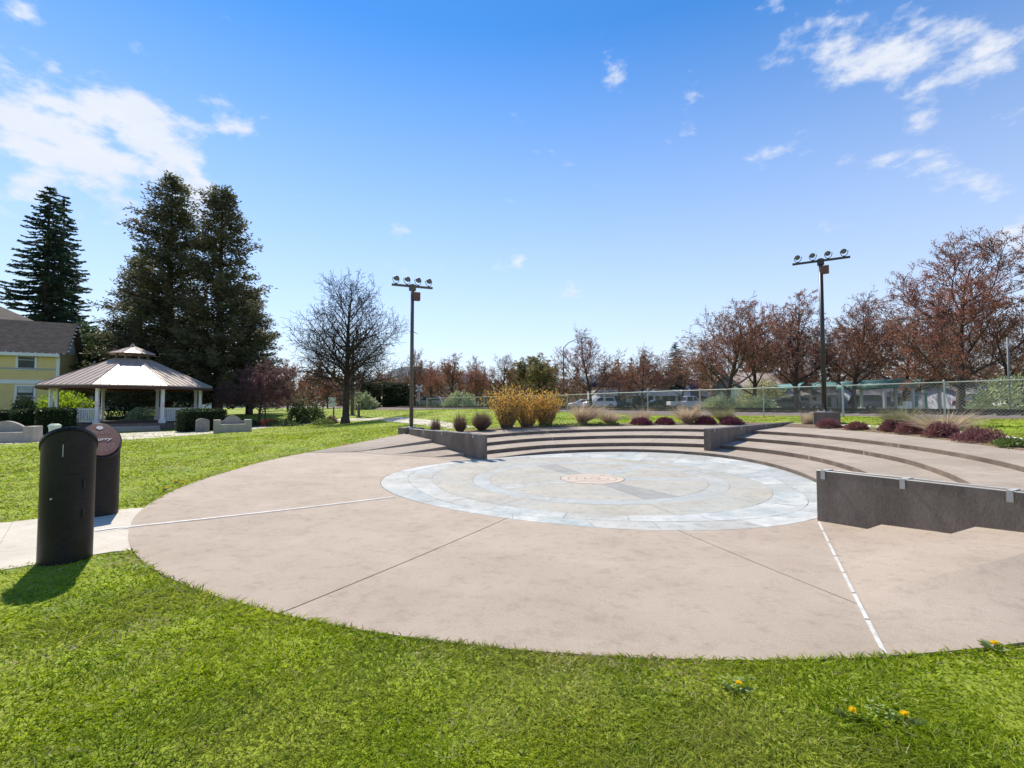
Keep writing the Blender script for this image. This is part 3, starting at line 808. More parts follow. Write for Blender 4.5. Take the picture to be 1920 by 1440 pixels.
# ---- railway: ballast, sleepers, rails
td = Vector((-.62, .785, 0)).normalized(); td = fd
tn_ = Vector((td.y, -td.x, 0)); tn_ = tn_ if tn_.dot(Vector((1, 1, 0))) > 0 else -tn_
r0 = fa + tn_*3.6 - td*16
tL = 150
def tz(t): 
    p = r0 + td*t; return 1.12 + .0*t
g = []
for k in range(51):
    t = tL*k/50; row = []
    for w, z in ((-3.2, .75), (-2.6, .98), (-1.5, 1.10), (0, 1.12), (1.5, 1.10), (2.4, .98), (3.2, .6)):
        p = r0 + td*t + tn_*w; row.append((p.x, p.y, z + .02))
    g.append(row)
tag(MB().slab(g, .1).build('ballast', 'ballast', smooth=True), kind='structure')
rw_ = tag(empty('railway_track', (r0.x, r0.y, 1.1)), 'railway track with dark rails on ballast behind the chain link fence', 'railway')
for w in (-.72, .72):
    MB().add([((r0+tn_*(w+dx)+td*t).x, (r0+tn_*(w+dx)+td*t).y, z) for t in (0, tL) for dx, z in ((-.07, 1.2), (.07, 1.2), (.07, 1.215), (.012, 1.24), (.036, 1.31), (.036, 1.34), (-.036, 1.34), (-.036, 1.31), (-.012, 1.24), (-.07, 1.215))],
             [tuple(range(10))[::-1], tuple(range(10, 20))] + [(k, (k+1) % 10, 10+(k+1) % 10, 10+k) for k in range(10)]).build('rail', 'rail', rw_, world=True)
sm = MB().box((0, 0, 0), (.22, 2.5, .16)).mesh('sleeper'); sm.materials.append(MAT['sleeper'])
for k in range(130):
    t = 4 + k*.6; p = r0 + td*t; o = bpy.data.objects.new('sleeper', sm); COL.objects.link(o); o.parent = rw_
    o.location = Vector((p.x, p.y, 1.13)) - rw_.location; o.rotation_euler = (0, 0, math.atan2(td.y, td.x) + random.uniform(-.02, .02))

# ---- street beyond the railway
g = []
rd0 = fa + tn_*30 - td*60
for k in range(41):
    t = 320*k/40; row = []
    for w in np.linspace(-5, 5, 5):
        p = rd0 + td*t + tn_*w; row.append((p.x, p.y, float(G(p.x, p.y)) + .03))
    g.append(row)
tag(MB().slab(g, .1).build('street', 'asphalt'), kind='structure')
lot = []
for k in range(21):
    row = []
    for q in range(9):
        u = 1040 + k*43; Y = 52 + q*7; X = (u-960)/F*Y; row.append((X, Y, float(G(X, Y)) + .022))
    lot.append(row)
tag(MB().slab(lot, .1).build('parking_lot', 'asphalt'), kind='structure')

# ---- far hills
def hill(d, a0, a1, hmax, seed):
    m = MB(); r_ = np.random.default_rng(seed); n = 60; vs = []
    ph = r_.uniform(0, 6, 5)
    for k in range(n+1):
        s = k/n; az = R(a0 + (a1-a0)*s); hh = hmax*(math.sin(math.pi*s)**.5)*(.7+.15*math.sin(5*s*3+ph[0])+.1*math.sin(17*s+ph[1])+.05*math.sin(43*s+ph[2]))
        for rr_, z in ((d*.8, -5), (d*.93, hh*.6), (d, hh), (d*1.1, hh*.55), (d*1.25, -5)):
            vs.append((rr_*math.sin(az), rr_*math.cos(az), z))
    m.add(vs, [(k*5+j, k*5+j+1, k*5+j+6, k*5+j+5) for k in range(n) for j in range(4)])
    return tag(m.build('hills', 'hill', smooth=True), kind='structure')
hill(2600, -32, 22, 215, 2)
hill(3300, -5, 50, 200, 4)

# ---- gazebo
gY = 34.0; gX = (246-960)/F*gY
gc = Vector((gX, gY, float(G(gX, gY))))
gaz = tag(empty('gazebo', gc), 'white octagonal gazebo with brown metal roof and small cupola', 'gazebo')
face = math.atan2(-gY, -gX)            # one side looks at the camera
va = [face + R(22.5) + k*R(45) for k in range(8)]
def oc(r, z): return [(r*math.cos(t), r*math.sin(t), z) for t in va]
zeave, zdeck = height(721, gY-4.0) - gc.z, .42
ztop = height(674, gY) - gc.z; zc1 = height(664, gY) - gc.z; zap = height(650, gY) - gc.z
Re = 5.0
def roofcap(name, r0_, z0, r1_, z1, mat_, th=.07):
    for k in range(8):
        k2 = (k+1) % 8; a_, b_, c_, d_ = oc(r0_, z0)[k], oc(r0_, z0)[k2], oc(r1_, z1)[k2], oc(r1_, z1)[k]
        lo = [(p[0], p[1], p[2]-th) for p in (a_, b_, c_, d_)]
        fac = MB().add([a_, b_, c_, d_] + lo, [(0,1,2,3),(7,6,5,4),(0,4,5,1),(1,5,6,2),(2,6,7,3),(3,7,4,0)]).build(name, mat_, gaz)
        # standing seams
        A, B_, C_, D_ = map(Vector, (a_, b_, c_, d_)); n_ = max(3, int((B_-A).length/.42)); ms = MB(); ctr = (C_+D_)/2; em = (A+B_)/2; up = (ctr-em)
        ed = (B_-A).normalized(); half = (B_-A).length/2; htop = (C_-D_).length/2
        for q in range(1, n_):
            x = -half + (B_-A).length*q/n_
            s = 1.0 if abs(x) <= htop else (half-abs(x))/(half-htop)
            p0 = em + ed*x; p1 = p0 + up*s*.995
            ms.tube([p0+Vector((0,0,.012)), p1+Vector((0,0,.012))], .017, 4, cap=False)
        ms.tube([A, D_], .045, 5)
        ms.build('seam', mat_, fac)
roofcap('roof_panel', Re, zeave, 1.0, ztop, 'roofmetal')
roofcap('cupola_panel', 1.38, zc1, .05, zap, 'roofmetal', .04)
m = MB()
for k in range(8):
    a_, b_ = oc(Re-.03, zeave-.16)[k], oc(Re-.03, zeave-.16)[(k+1) % 8]; m.tube([a_, b_], .09, 4)
m.build('fascia', 'rustbox', gaz)
for k in range(8):
    p = oc(.92, 0)[k]; MB().box((p[0], p[1], (ztop+zc1)/2-.05), (.10, .10, zc1-ztop+.3)).build('cupola_post', 'deck', gaz)
MB().lathe([(.0, 0), (.10, .0), (.14, .1), (.05, .2), (0, .3)], 10, (0, 0, zap-.03)).build('finial', 'roofmetal', gaz)
deck = MB().prism([(x, y) for x, y, z in oc(4.55, 0)], -.3, zdeck).build('deck', 'deck', gaz)
Rp = 4.25; pp = oc(Rp, 0)
for k in range(8):
    p = pp[k]; t = va[k]
    post = MB().box((p[0], p[1], (zdeck+zeave+.15)/2), (.17, .17, zeave+.15-zdeck), t).build('post', 'whitepaint', gaz, bevel=.01)
    MB().box((p[0], p[1], zdeck+.12), (.29, .29, .24), t).build('plinth', 'whitepaint', post)
    MB().box((p[0], p[1], zeave-.14), (.29, .29, .12), t).build('capital', 'whitepaint', post)
    if k in (7, 0):
        d = Vector((math.cos(face), math.sin(face), 0)); q = Vector(p) + d*.16
        MB().box((q.x, q.y, 1.62), (.02, .2, .26), face).build('notice', 'redlamp' if False else 'signpink', post)
for k in range(8):
    a_, b_ = Vector(pp[k]), Vector(pp[(k+1) % 8])
    if k in (7, 3): continue        # open entrances front and back
    d = b_-a_; rz = math.atan2(d.y, d.x); c_ = (a_+b_)/2; Ln = d.length-.3
    rail = MB().box((c_.x, c_.y, zdeck+.92), (Ln, .10, .07), rz).box((c_.x, c_.y, zdeck+.14), (Ln, .07, .06), rz).build('railing', 'whitepaint', gaz)
    nb = int(Ln/.15)
    for q in range(nb):
        p = a_ + d*((q+.5+ (.15/.15))/(nb+2)); MB().box((p.x, p.y, zdeck+.53), (.05, .05, .74), rz).build('baluster', 'whitepaint', rail)
dfx = Vector((math.cos(face), math.sin(face), 0))
for k, (o_, h_) in enumerate(((4.6, .28), (5.0, .14))):
    c_ = dfx*o_; MB().box((c_.x, c_.y, h_/2-.1), (.5, 3.0, h_+.2), face).build('step', 'stonebench', gaz)

# ---- yellow house
K = Vector((-39.0, 42.0, 0)); hz0 = -.2
ha, hb = Vector((-.87, -.5, 0)).normalized(), Vector((-.5, .87, 0)).normalized()
house = tag(empty('yellow_house', (K.x, K.y, hz0)), 'two storey yellow clapboard house with grey shingle roof and white trim', 'house')
def hp(t, d, z): p = K + ha*t + hb*d; return (p.x, p.y, z)
def hbox(t0, t1, d0, d1, z0, z1, name, mat_, par=house):
    vs = [hp(t, d, z) for z in (z0, z1) for t, d in ((t0, d0), (t1, d0), (t1, d1), (t0, d1))]
    m = MB().add(vs, [(3,2,1,0),(4,5,6,7),(0,1,5,4),(1,2,6,5),(2,3,7,6),(3,0,4,7)])
    if par is house: return m.build(name, mat_, par, world=True)
    return m.build(name, mat_, par)
ze = height(657, 42) ; zr = height(609, 44.5)
DW = 5.6
hbox(0, 13, 0, DW, hz0-.3, ze, 'wall', 'yellow_siding')
# gable triangle at the corner end
MB().add([hp(-.001, 0.02, ze-.02), hp(-.001, DW-.02, ze-.02), hp(-.001, DW/2, zr-.12), hp(.15, 0.02, ze-.02), hp(.15, DW-.02, ze-.02), hp(.15, DW/2, zr-.12)],
         [(0,1,2),(5,4,3),(0,3,4,1),(1,4,5,2),(2,5,3,0)]).build('gable', 'trim', house, world=True)
ov = .45
def roofplane(d0, z0, d1, z1, t0, t1, name='roof'):
    n = Vector((0, 0, .12))
    A = [Vector(hp(t0, d0, z0)), Vector(hp(t1, d0, z0)), Vector(hp(t1, d1, z1)), Vector(hp(t0, d1, z1))]
    return MB().add([tuple(p) for p in A] + [tuple(p+n) for p in A], [(3,2,1,0),(4,5,6,7),(0,1,5,4),(1,2,6,5),(2,3,7,6),(3,0,4,7)]).build(name, 'house_shingle', house, world=True)
sl = (zr-ze)/(DW/2)
rf = roofplane(-ov, ze-ov*sl, DW/2, zr, -.55, 13.3)
roofplane(DW+ov, ze-ov*sl, DW/2, zr, -.55, 13.3)
# taller main block to the left
zr2 = zr + 2.0
A = [hp(1.6, 3.0, zr-.35), hp(16.5, 3.0, zr-.35), hp(16.5, 8.2, zr2), hp(6.2, 8.2, zr2), hp(1.6, 13.4, zr-.35), hp(16.5, 13.4, zr-.35)]
MB().add(A, [(0,1,2,3),(4,3,2,5),(0,3,4)]).build('main_roof', 'house_shingle', house, world=True)
hbox(2.0, 16, 5.6, 13, hz0-.3, zr-.36, 'main_wall', 'yellow_siding')
hbox(-.12, 13, -ov-.05, -ov+.05, ze-ov*sl-.18, ze-ov*sl+.08, 'fascia', 'trim')
hbox(-.05, 13, -.06, -.001, ze-.5, ze-.1, 'frieze', 'teal_trim')
hbox(-.06, .16, -.06, .12, hz0, ze-.2, 'corner_board', 'trim')
hbox(-.06, .16, DW-.12, DW+.06, hz0, ze-.2, 'corner_board', 'trim')
zb1, zb2 = height(693, 42), height(717, 42)
hbox(-.04, 13, -.05, -.001, zb1-.06, zb1+.05, 'belt_course', 'teal_trim')
hbox(-.04, 13, -.08, -.001, zb2-.16, zb2+.16, 'belt_course', 'trim')
for k in range(8):    # fascia brackets and bulb string along the gable
    for side in (0, 1):
        s = (k+.5)/8; d = (DW/2)*s if side == 0 else DW-(DW/2)*s; z = ze + (zr-ze)*s
        p = hp(-.62, d + (-.3 if side == 0 else .3)*(1-s), z-.25*(1-s)); MB().box((p[0], p[1], p[2]), (.12, .12, .12)).build('gable_trim', 'trim', house, world=True)
for k in range(26):
    p = hp(-.4+k*.45, -ov-.06, ze-ov*sl+.05); MB().lathe([(.02, 0), (.07, .02), (.02, .09)], 6, p).build('eave_bulb', 'trim', house, world=True)
def hwin(t, z0, z1, w=1.0):
    f_ = hbox(t-w/2-.16, t+w/2+.16, -.05, -.001, z0-.14, z1+.14, 'window', 'trim')
    hbox(t-w/2, t+w/2, -.07, -.052, z0, z1, 'pane', 'window', f_)
    hbox(t-w/2, t+w/2, -.10, -.072, (z0+z1)/2-.035, (z0+z1)/2+.035, 'meeting_rail', 'teal_trim', f_)
    hbox(t-w/2+.04, t+w/2-.04, -.073, -.071, z0+(z1-z0)*.68, z1-.03, 'blind', 'curtain', f_)
    hbox(t-w/2-.2, t+w/2+.2, -.14, -.001, z0-.2, z0-.141, 'sill', 'trim', f_)
hwin(2.05, height(690, 41.2), height(661, 41.2)); hwin(2.05, height(760, 41.2), height(725, 41.2)); hwin(5.6, height(690, 40), height(661, 40))

# ================================================================== VEGETATION
def grow(r_, p0, d0, L, rad, lvl, spec, out, tips):
    """recursive branch: out gets (points, radii, level), tips gets (point, direction, level)"""
    S = spec[lvl]; n = S.get('seg', 4); pts = [Vector(p0)]; d = Vector(d0).normalized(); rs = [rad]
    for k in range(n):
        w = S.get('wob', .15)
        d = (d + Vector((r_.gauss(0, w), r_.gauss(0, w), r_.gauss(0, w) + S.get('up', 0)))).normalized()
        pts.append(pts[-1] + d*(L/n)); rs.append(rad*(1 - (k+1)/n*(1-S.get('taper', .3))))
    out.append((pts, rs, lvl))
    if lvl + 1 >= len(spec):
        for k in range(1, n+1): tips.append((pts[k], d, lvl))
        return
    C = spec[lvl+1]; cnt = max(1, int(round(C['n']*r_.uniform(.8, 1.2)*(min(S.get('mx', 1.3), max(.35, L/S.get('ref', L))))))); ph = r_.uniform(0, 6.28)
    for q in range(cnt):
        t = C.get('t0', .2) + (1-C.get('t0', .2))*((q + r_.random()*.8)/cnt)
        t = min(C.get('t0', .2) + (1-C.get('t0', .2))*((t-C.get('t0', .2))/(1-C.get('t0', .2)))**C.get('bias', 1.0), .995); f = t*n; i_ = min(int(f), n-1); p = pts[i_].lerp(pts[i_+1], f-i_); dd = (pts[i_+1]-pts[i_]).normalized()
        ph += 2.4 + r_.gauss(0, .35)
        u = dd.orthogonal().normalized(); w_ = dd.cross(u); sd = u*math.cos(ph) + w_*math.sin(ph)
        an = R(C['ang'](t) if callable(C['ang']) else C['ang']) * r_.uniform(.8, 1.2)
        nd = dd*math.cos(an) + sd*math.sin(an)
        ln = (C['len'](t) if callable(C['len']) else C['len'](t) if callable(C['len']) else C['len']) * (L if C.get('rel', True) else 1) * r_.uniform(.7, 1.2)
        rb = max(.004, min(rs[i_]*C.get('rr', .55), rad*.8)*r_.uniform(.75, 1.05))
        grow(r_, p, nd, ln, rb, lvl+1, spec, out, tips)
def wood(out, lv, sides):
    m = MB()
    for pts, rs, l in out:
        if l in lv: m.tube(pts, rs, sides.get(l, 3), cap=False)
    return m
class Proto:
    def __init__(self, parts, h): self.parts = parts; self.h = h     # parts: (name, mesh)
PROTOS = {}
def tree_thing(proto, name, loc, hgt, label, cat='tree', group=None, rz=0, wide=1.0):
    P = PROTOS[proto]; s = hgt/P.h; root = empty(name, loc, rz); root.scale = (s*wide, s*wide, s)
    for nm, me in P.parts:
        o = bpy.data.objects.new(nm, me); COL.objects.link(o); o.parent = root
    return tag(root, label, cat, group)
def as_mesh(o):
    me = o.data; bpy.data.objects.remove(o); return me

# bare spreading tree beside the path
r_ = random.Random(21)
spec = [dict(seg=14, wob=.035, up=.02, taper=.10, ref=11),
        dict(n=44, t0=.25, bias=1.35, ang=lambda t: 92-58*t, len=lambda t: .47*(1.03-t)**.55+.05, rr=.5, seg=7, wob=.085, up=.06, taper=.12, ref=3.0, mx=1.5),
        dict(n=10, t0=.15, ang=44, len=lambda t: .46-.2*t, rr=.5, seg=5, wob=.14, up=.045, taper=.2, ref=1.8),
        dict(n=6, t0=.15, ang=42, len=.52, rr=.5, seg=3, wob=.16, up=.04, taper=.35, ref=.8),
        dict(n=4, t0=.2, ang=40, len=.55, rr=.6, seg=2, wob=.15, up=.03, taper=.5)]
out, tips = [], []
grow(r_, (0, 0, -.15), (0, 0, 1), 9.9, .26, 0, spec, out, tips)
b0 = at(648, 34.5)
bare = tag(empty('bare_tree', b0), 'leafless spreading tree standing alone on the lawn left of centre', 'tree')
m = wood(out, (0, 1), {0: 12, 1: 6}); m.tube([(0, 0, -.2), (0, 0, .05), (0, 0, .5)], [.46, .36, .27], 12, cap=False)
m.build('trunk', 'bark', bare, smooth=True)
mm = MB()
for pts, rs, l in out:
    if l >= 2: mm.tube(pts, [max(x, .0098) for x in rs], 4 if l == 2 else 3, cap=False)
mm.build('crown', 'twig', bare)

# budding street maples: three forms
def budding(seed, key, leafmat, nleaf, woodmat='bark_red', vase=38, lsz=(.06, .125), h=10.0, spread=1.0):
    r_ = random.Random(seed); g_ = np.random.default_rng(seed); out, tips = [], []
    spec = [dict(seg=8, wob=.05, up=.03, taper=.12, ref=h*.92),
            dict(n=19, t0=.17, ang=lambda t: vase+26-36*t, len=lambda t: (.58*(1.06-t)**.6+.06)*spread, rr=.55, seg=6, wob=.11, up=.11, taper=.15, ref=4),
            dict(n=8, t0=.2, ang=40, len=lambda t: .50-.2*t, rr=.5, seg=4, wob=.15, up=.08, taper=.25, ref=1.8),
            dict(n=6, t0=.2, ang=38, len=.5, rr=.55, seg=3, wob=.16, up=.06, taper=.4, ref=.8),
            dict(n=3, t0=.25, ang=36, len=.55, rr=.6, seg=2, wob=.15, up=.05, taper=.6)]
    grow(r_, (0, 0, -.15), (0, 0, 1), h*.92, .21, 0, spec, out, tips)
    tw = MB()
    for pts, rs, l in out: tw.tube(pts, [max(x, .012) for x in rs], {0: 9, 1: 5, 2: 4}.get(l, 3), cap=False)
    me = tw.mesh('trunk'); me.materials.append(MAT[woodmat])
    tp_ = np.array([tuple(p) for p, d, l in tips]); td_ = np.array([tuple(d) for p, d, l in tips])
    idx = g_.integers(0, len(tp_), nleaf); P = tp_[idx] + g_.normal(0, .07, (nleaf, 3))
    D = td_[idx]*.7 + g_.normal(0, .8, (nleaf, 3))
    L = g_.uniform(lsz[0], lsz[1], nleaf)
    lm = as_mesh(leaves('crown', P, L, L*.6, leafmat, D=D))
    PROTOS[key] = Proto([('trunk', me), ('crown', lm)], max(max(q.z for q in pts) for pts, _, _ in out))
budding(3, 'maple_a', 'bud_red', 17000, spread=.95)
budding(8, 'maple_b', 'bud_brown', 21000, vase=46, spread=1.1)
budding(14, 'maple_c', 'bud_red', 24000, vase=30, spread=.85)
budding(31, 'maple_big', 'bud_red2', 50000, vase=44, lsz=(.045, .095), spread=1.0)
budding(44, 'olive_tree', 'olive_leaf', 34000, vase=40, lsz=(.09, .2), spread=.9)
budding(52, 'thin_tree', 'bud_red', 4500, vase=30, lsz=(.08, .15), spread=.8)
budding(57, 'plum', 'plum_leaf', 34000, vase=50, lsz=(.08, .17), spread=1.15)
budding(66, 'leafy', 'green_leaf', 36000, vase=48, lsz=(.12, .24), spread=1.0)
tl = [  # proto, u, Y, top v, wide, label
 ('maple_big', 1800, 37, 437, 1.2, 'huge dark red budding tree with stout trunk at the right edge'),
 ('maple_b', 1905, 46, 560, 1.3, 'brown budding tree crowding the far right edge behind the tall post'),
 ('maple_b', 1690, 52, 545, 1.2, 'brown budding tree left of the huge one, over the green roofed building'),
 ('maple_a', 1600, 47, 535, 1.0, 'thin purplish budding tree right of the black floodlight pole'),
 ('maple_c', 1495, 50, 545, 1.15, 'reddish budding tree just left of the black floodlight pole'),
 ('maple_c', 1415, 55, 560, 1.05, 'red budding tree above the pale shingle roof'),
 ('maple_a', 1362, 46, 552, 1.35, 'broad spreading red tree with forked trunk behind the pickup truck'),
 ('maple_a', 1205, 58, 640, 1.15, 'small sparse red tree in front of the white showroom'),
 ('maple_a', 1108, 58, 606, 1.05, 'tall sparse red tree beside the curved street light'),
 ('maple_b', 1275, 74, 650, 1.2, 'dense rust coloured tree behind the showroom roof'),
 ('maple_b', 1160, 80, 678, 1.5, 'low brown tree mass left of the showroom'),
 ('olive_tree', 1012, 66, 664, 1.5, 'rounded olive green tree behind the yellow shrubs'),
 ('thin_tree', 943, 62, 662, 1.1, 'slender nearly bare tree left of the olive green tree'),
 ('maple_c', 893, 70, 668, 1.0, 'rust red tree, rightmost of the red row left of the yellow shrubs'),
 ('maple_c', 848, 66, 662, 1.2, 'rust red tree, second of the red row beyond the mound'),
 ('maple_c', 808, 72, 676, 1.2, 'rust red tree just right of the left floodlight pole'),
 ('maple_b', 745, 84, 690, 1.3, 'brown tree above the tall dark hedge'),
 ('maple_a', 705, 90, 688, 1.3, 'pale red tree left of the tall dark hedge'),
 ('maple_c', 615, 66, 706, 1.3, 'low red tree behind the leafless tree'),
 ('maple_c', 540, 62, 672, 1.2, 'red budding tree between the purple plum and leafless tree'),
 ('thin_tree', 778, 60, 650, .8, 'wispy bare tree just behind the left floodlight pole'),
 ('leafy', 180, 50, 603, 1.15, 'bushy green tree between the house and gazebo'),
 ('maple_b', 1560, 66, 600, 1.5, 'brown tree mass behind the black floodlight pole'),
 ('maple_b', 1460, 72, 625, 1.6, 'low brown tree mass behind the pale shingle roof'),
 ('maple_b', 1830, 62, 600, 1.6, 'wide brown tree mass behind the huge tree'),
]
for k, (pr, u, Y, tv, wd, lab) in enumerate(tl):
    p = at(u, Y); tree_thing(pr, 'budding_tree' if pr not in ('olive_tree', 'leafy') else 'leafy_tree', p, height(tv, Y) - p.z, lab, 'tree', None, k*1.9, wd)
p = at(486, 37); tree_thing('plum', 'plum_tree', p, height(672, 37)-p.z, 'dark purple leaved plum tree on several stems right of the cedars', 'tree', None, .8, 1.25)

# conifers
def conifer(key, seed, H, Rmax, nwh, per, mat_, style):
    r_ = random.Random(seed); g_ = np.random.default_rng(seed); m = MB(); P, D, L, W = [], [], [], []
    m.tube([(0, 0, -.3), (.05, .03, H*.3), (0, 0, H*.65), (.02, 0, H*.99)], [H*.022, H*.017, H*.009, .02], 10, cap=False)
    for k in range(nwh):
        s = (k+.5)/nwh; z0_ = H*(.07 + .92*s)
        if style == 'fir': ln = Rmax*(min(1, s/.12)**.5)*(1-s)**.72 + .35
        else: ln = Rmax*(1-s)**.58*(.85+.15*math.sin(k)) + .3
        for q in range(per):
            a_ = r_.uniform(0, 6.28); l_ = ln*r_.uniform(.55, 1.15)
            if r_.random() < (.12 if style == 'fir' else .16): continue
            z = z0_ + r_.uniform(-.35, .35)*(1.2-s)
            if style == 'cedar' and r_.random() < .12: l_ *= 1.22
            if style == 'fir': e0, e1, e2 = .08 - .2*(1-s), -.30, .38
            else: e0, e1, e2 = .55*s+.05, -.05+.3*s, .35
            pts = []; x = 0; zz = z
            for i_ in range(6):
                pts.append(Vector((x*math.cos(a_), x*math.sin(a_), zz)))
                sl_ = e0 + (e1-e0)*min(1, i_/2.5) if i_ < 3 else e1 + (e2-e1)*(i_-2)/3
                x += l_/5; zz += sl_*l_/5
            m.tube(pts, [.012*l_+.012]*1 + [.009*l_+.008]*4 + [.006], 3, cap=False)
            ns = int(l_*(40 if style == 'fir' else (26 if s > .3 else 34))) + 5
            t = g_.random(ns)**(.8 if style == 'fir' else .62)*5; i_ = np.minimum(t.astype(int), 4); pa = np.array([tuple(p_) for p_ in pts])
            b_ = pa[i_] + (pa[i_+1]-pa[i_])*(t-i_)[:, None]; dv = pa[i_+1]-pa[i_]; dv /= np.linalg.norm(dv, axis=1, keepdims=True)+1e-9
            sd = np.c_[-dv[:, 1], dv[:, 0], np.zeros(ns)]; sg = np.where(g_.random(ns) < .5, 1, -1)[:, None]
            if style == 'fir':
                d = dv*.9 + sd*sg*g_.uniform(.3, 1.0, (ns, 1)) + np.c_[np.zeros(ns), np.zeros(ns), g_.uniform(-.6, .15, ns)]
                P.append(b_); D.append(d); L.append(g_.uniform(.3, .7, ns)*(.55+.5*(1-s))); W.append(g_.uniform(.08, .18, ns))
            else:
                d = dv*.5 + sd*sg*g_.uniform(.1, 1.0, (ns, 1)) + np.c_[np.zeros(ns), np.zeros(ns), g_.uniform(-.75, .55, ns)]
                P.append(b_ + g_.normal(0, .18, (ns, 3))); D.append(d); L.append(g_.uniform(.2, .5, ns)); W.append(g_.uniform(.07, .17, ns))
    me = m.mesh('trunk'); me.materials.append(MAT['bark'])
    lm = as_mesh(leaves('crown', np.concatenate(P), np.concatenate(L), np.concatenate(W), mat_, D=np.concatenate(D)))
    PROTOS[key] = Proto([('trunk', me), ('crown', lm)], H)
conifer('fir', 4, 28, 5.9, 50, 12, 'fir', 'fir')
conifer('cedar', 9, 22, 5.2, 58, 10, 'cedar', 'cedar')
conifer('cedar2', 19, 22, 5.2, 56, 10, 'cedar', 'cedar')
def con(pr, name, u, Y, tv, wd, lab, rz=0):
    p = at(u, Y); tree_thing(pr, name, p, height(tv, Y)-p.z, lab, 'tree', None, rz, wd)
con('fir', 'fir_tree', 79, 62, 346, .98, 'tall dark fir behind the yellow house, the taller of two', .4)
con('fir', 'fir_tree', 108, 66, 362, .70, 'dark fir with slim trunk close right of the tallest fir', 2.1)
con('cedar', 'cedar_tree', 312, 48, 328, 1.02, 'tallest dense dark cedar standing behind the gazebo', .3)
con('cedar2', 'cedar_tree', 408, 47, 352, 1.05, 'dense dark cedar right of the tallest one behind the gazebo', 1.2)
con('cedar', 'cedar_tree', 468, 52, 545, 1.3, 'shorter dark cedar at the right foot of the pair', 2.2)
con('cedar2', 'cedar_tree', 255, 52, 480, 1.1, 'shorter dark cedar at the left foot of the pair', 4.2)
con('fir', 'fir_tree', 1268, 96, 640, 1.3, 'small distant conifer behind the showroom', 1)

# far wood that closes the view beyond the streets: one mass
n_ = 76000; az = rng.uniform(-40, 82, n_); dd_ = rng.uniform(122, 156, n_)/np.cos(np.radians(np.clip(az, -40, 40)))
top = 8.2 + 1.6*np.sin(az*.55) + 1.5*np.sin(az*1.7+1) + 1.3*np.sin(az*4.1+2) + 1.0*np.sin(az*9.3) + np.where(az > 12, 2.0, 0)
P = np.c_[dd_*np.sin(np.radians(az)), dd_*np.cos(np.radians(az)), .5 + np.maximum(top, 3)*rng.random(n_)**.75]
tag(leaves('far_wood', P, rng.uniform(.5, 1.3, n_), .55, 'far_leaf'), 'distant brown wooded belt behind the buildings', 'wood', kind='stuff')

# shrubs
def shrub(name, loc, rad, hgt, n, lsz, mat_, label, stems=10, group=None, shell=.65, woodm='twig', up=.3, cat='shrub', part='foliage', lw=.6, bump=.18):
    root = tag(empty(name, loc), label, cat, group)
    d = rng.normal(size=(n, 3)); d /= np.linalg.norm(d, axis=1, keepdims=True)
    d[:, 2] = np.abs(d[:, 2])*1.0 - .12
    az = np.arctan2(d[:, 1], d[:, 0]); ph = rng.uniform(0, 6.28, 4)
    lump = 1 + bump*(np.sin(az*3+ph[0])*np.cos(d[:, 2]*5+ph[1]) + .6*np.sin(az*7+ph[2])*np.sin(d[:, 2]*9+ph[3]))
    rr_ = rng.uniform(shell, 1.0, n)*lump
    P = d*rr_[:, None]*np.array([rad, rad, hgt]); P[:, 2] = np.maximum(P[:, 2], .02)
    D = d*.6 + rng.normal(0, .6, (n, 3)) + np.array([0, 0, up])
    L = rng.uniform(lsz*.6, lsz*1.2, n)
    if stems:
        m = MB()
        for k in range(stems):
            a_ = random.uniform(0, 6.28); e = random.uniform(.2, .9)
            m.tube([(0, 0, -.05), (rad*.35*e*math.cos(a_), rad*.35*e*math.sin(a_), hgt*.4), (rad*.85*e*math.cos(a_), rad*.85*e*math.sin(a_), hgt*(.95-.5*e*e))], [.02*hgt, .014*hgt, .006], 4, cap=False)
        m.build('stems', woodm, root)
    leaves(part, P, L, L*lw, mat_, root, D=D)
    return root
def clump(name, loc, n, L, spread, mat_, label, width=.008, curve=.35, group=None, base=.12, cat='ornamental grass'):
    root = tag(empty(name, loc), label, cat, group)
    a_ = rng.uniform(0, 6.28, n); t = rng.random(n)**.7*spread; b_ = np.c_[np.cos(a_), np.sin(a_), np.zeros(n)]*(rng.random(n)[:, None]**.5)*base
    d = np.c_[np.cos(a_)*np.sin(t), np.sin(a_)*np.sin(t), np.cos(t)]
    lean = rng.normal(0, .16, 2); d[:, 0] += lean[0]; d[:, 1] += lean[1]; ln = L*rng.uniform(.4, 1.0, n); st = rng.random(n) < .1; ln[st] *= rng.uniform(1.15, 1.5, st.sum())
    ln *= 1 + .18*np.sin(a_*2 + rng.uniform(0, 6)) + .12*np.sin(a_*5 + rng.uniform(0, 6))
    strips('blades', b_, d, ln, width*rng.uniform(.6, 1.2, n), mat_, root, curve=curve*rng.uniform(.2, 1.7, n))
    k = max(20, n//12); P = rng.normal(0, base*.7, (k, 3)); P[:, 2] = np.abs(P[:, 2])*.5
    leaves('crown_base', P, .12, .03, mat_, root)
    return root
def back(u, dv, d=.45, a=None):
    """a point of the planting bed under photo column u, d metres behind the top tread"""
    best = None
    for a_ in np.linspace(-10, 128, 553):
        r = float(Rk(5, a_)) + d; x, y = pol(a_, r)
        e = abs(x/y*F + 960 - u)
        if best is None or e < best[0]: best = (e, x, y)
    return Vector((best[1], best[2], float(G(best[1], best[2])) + .02))
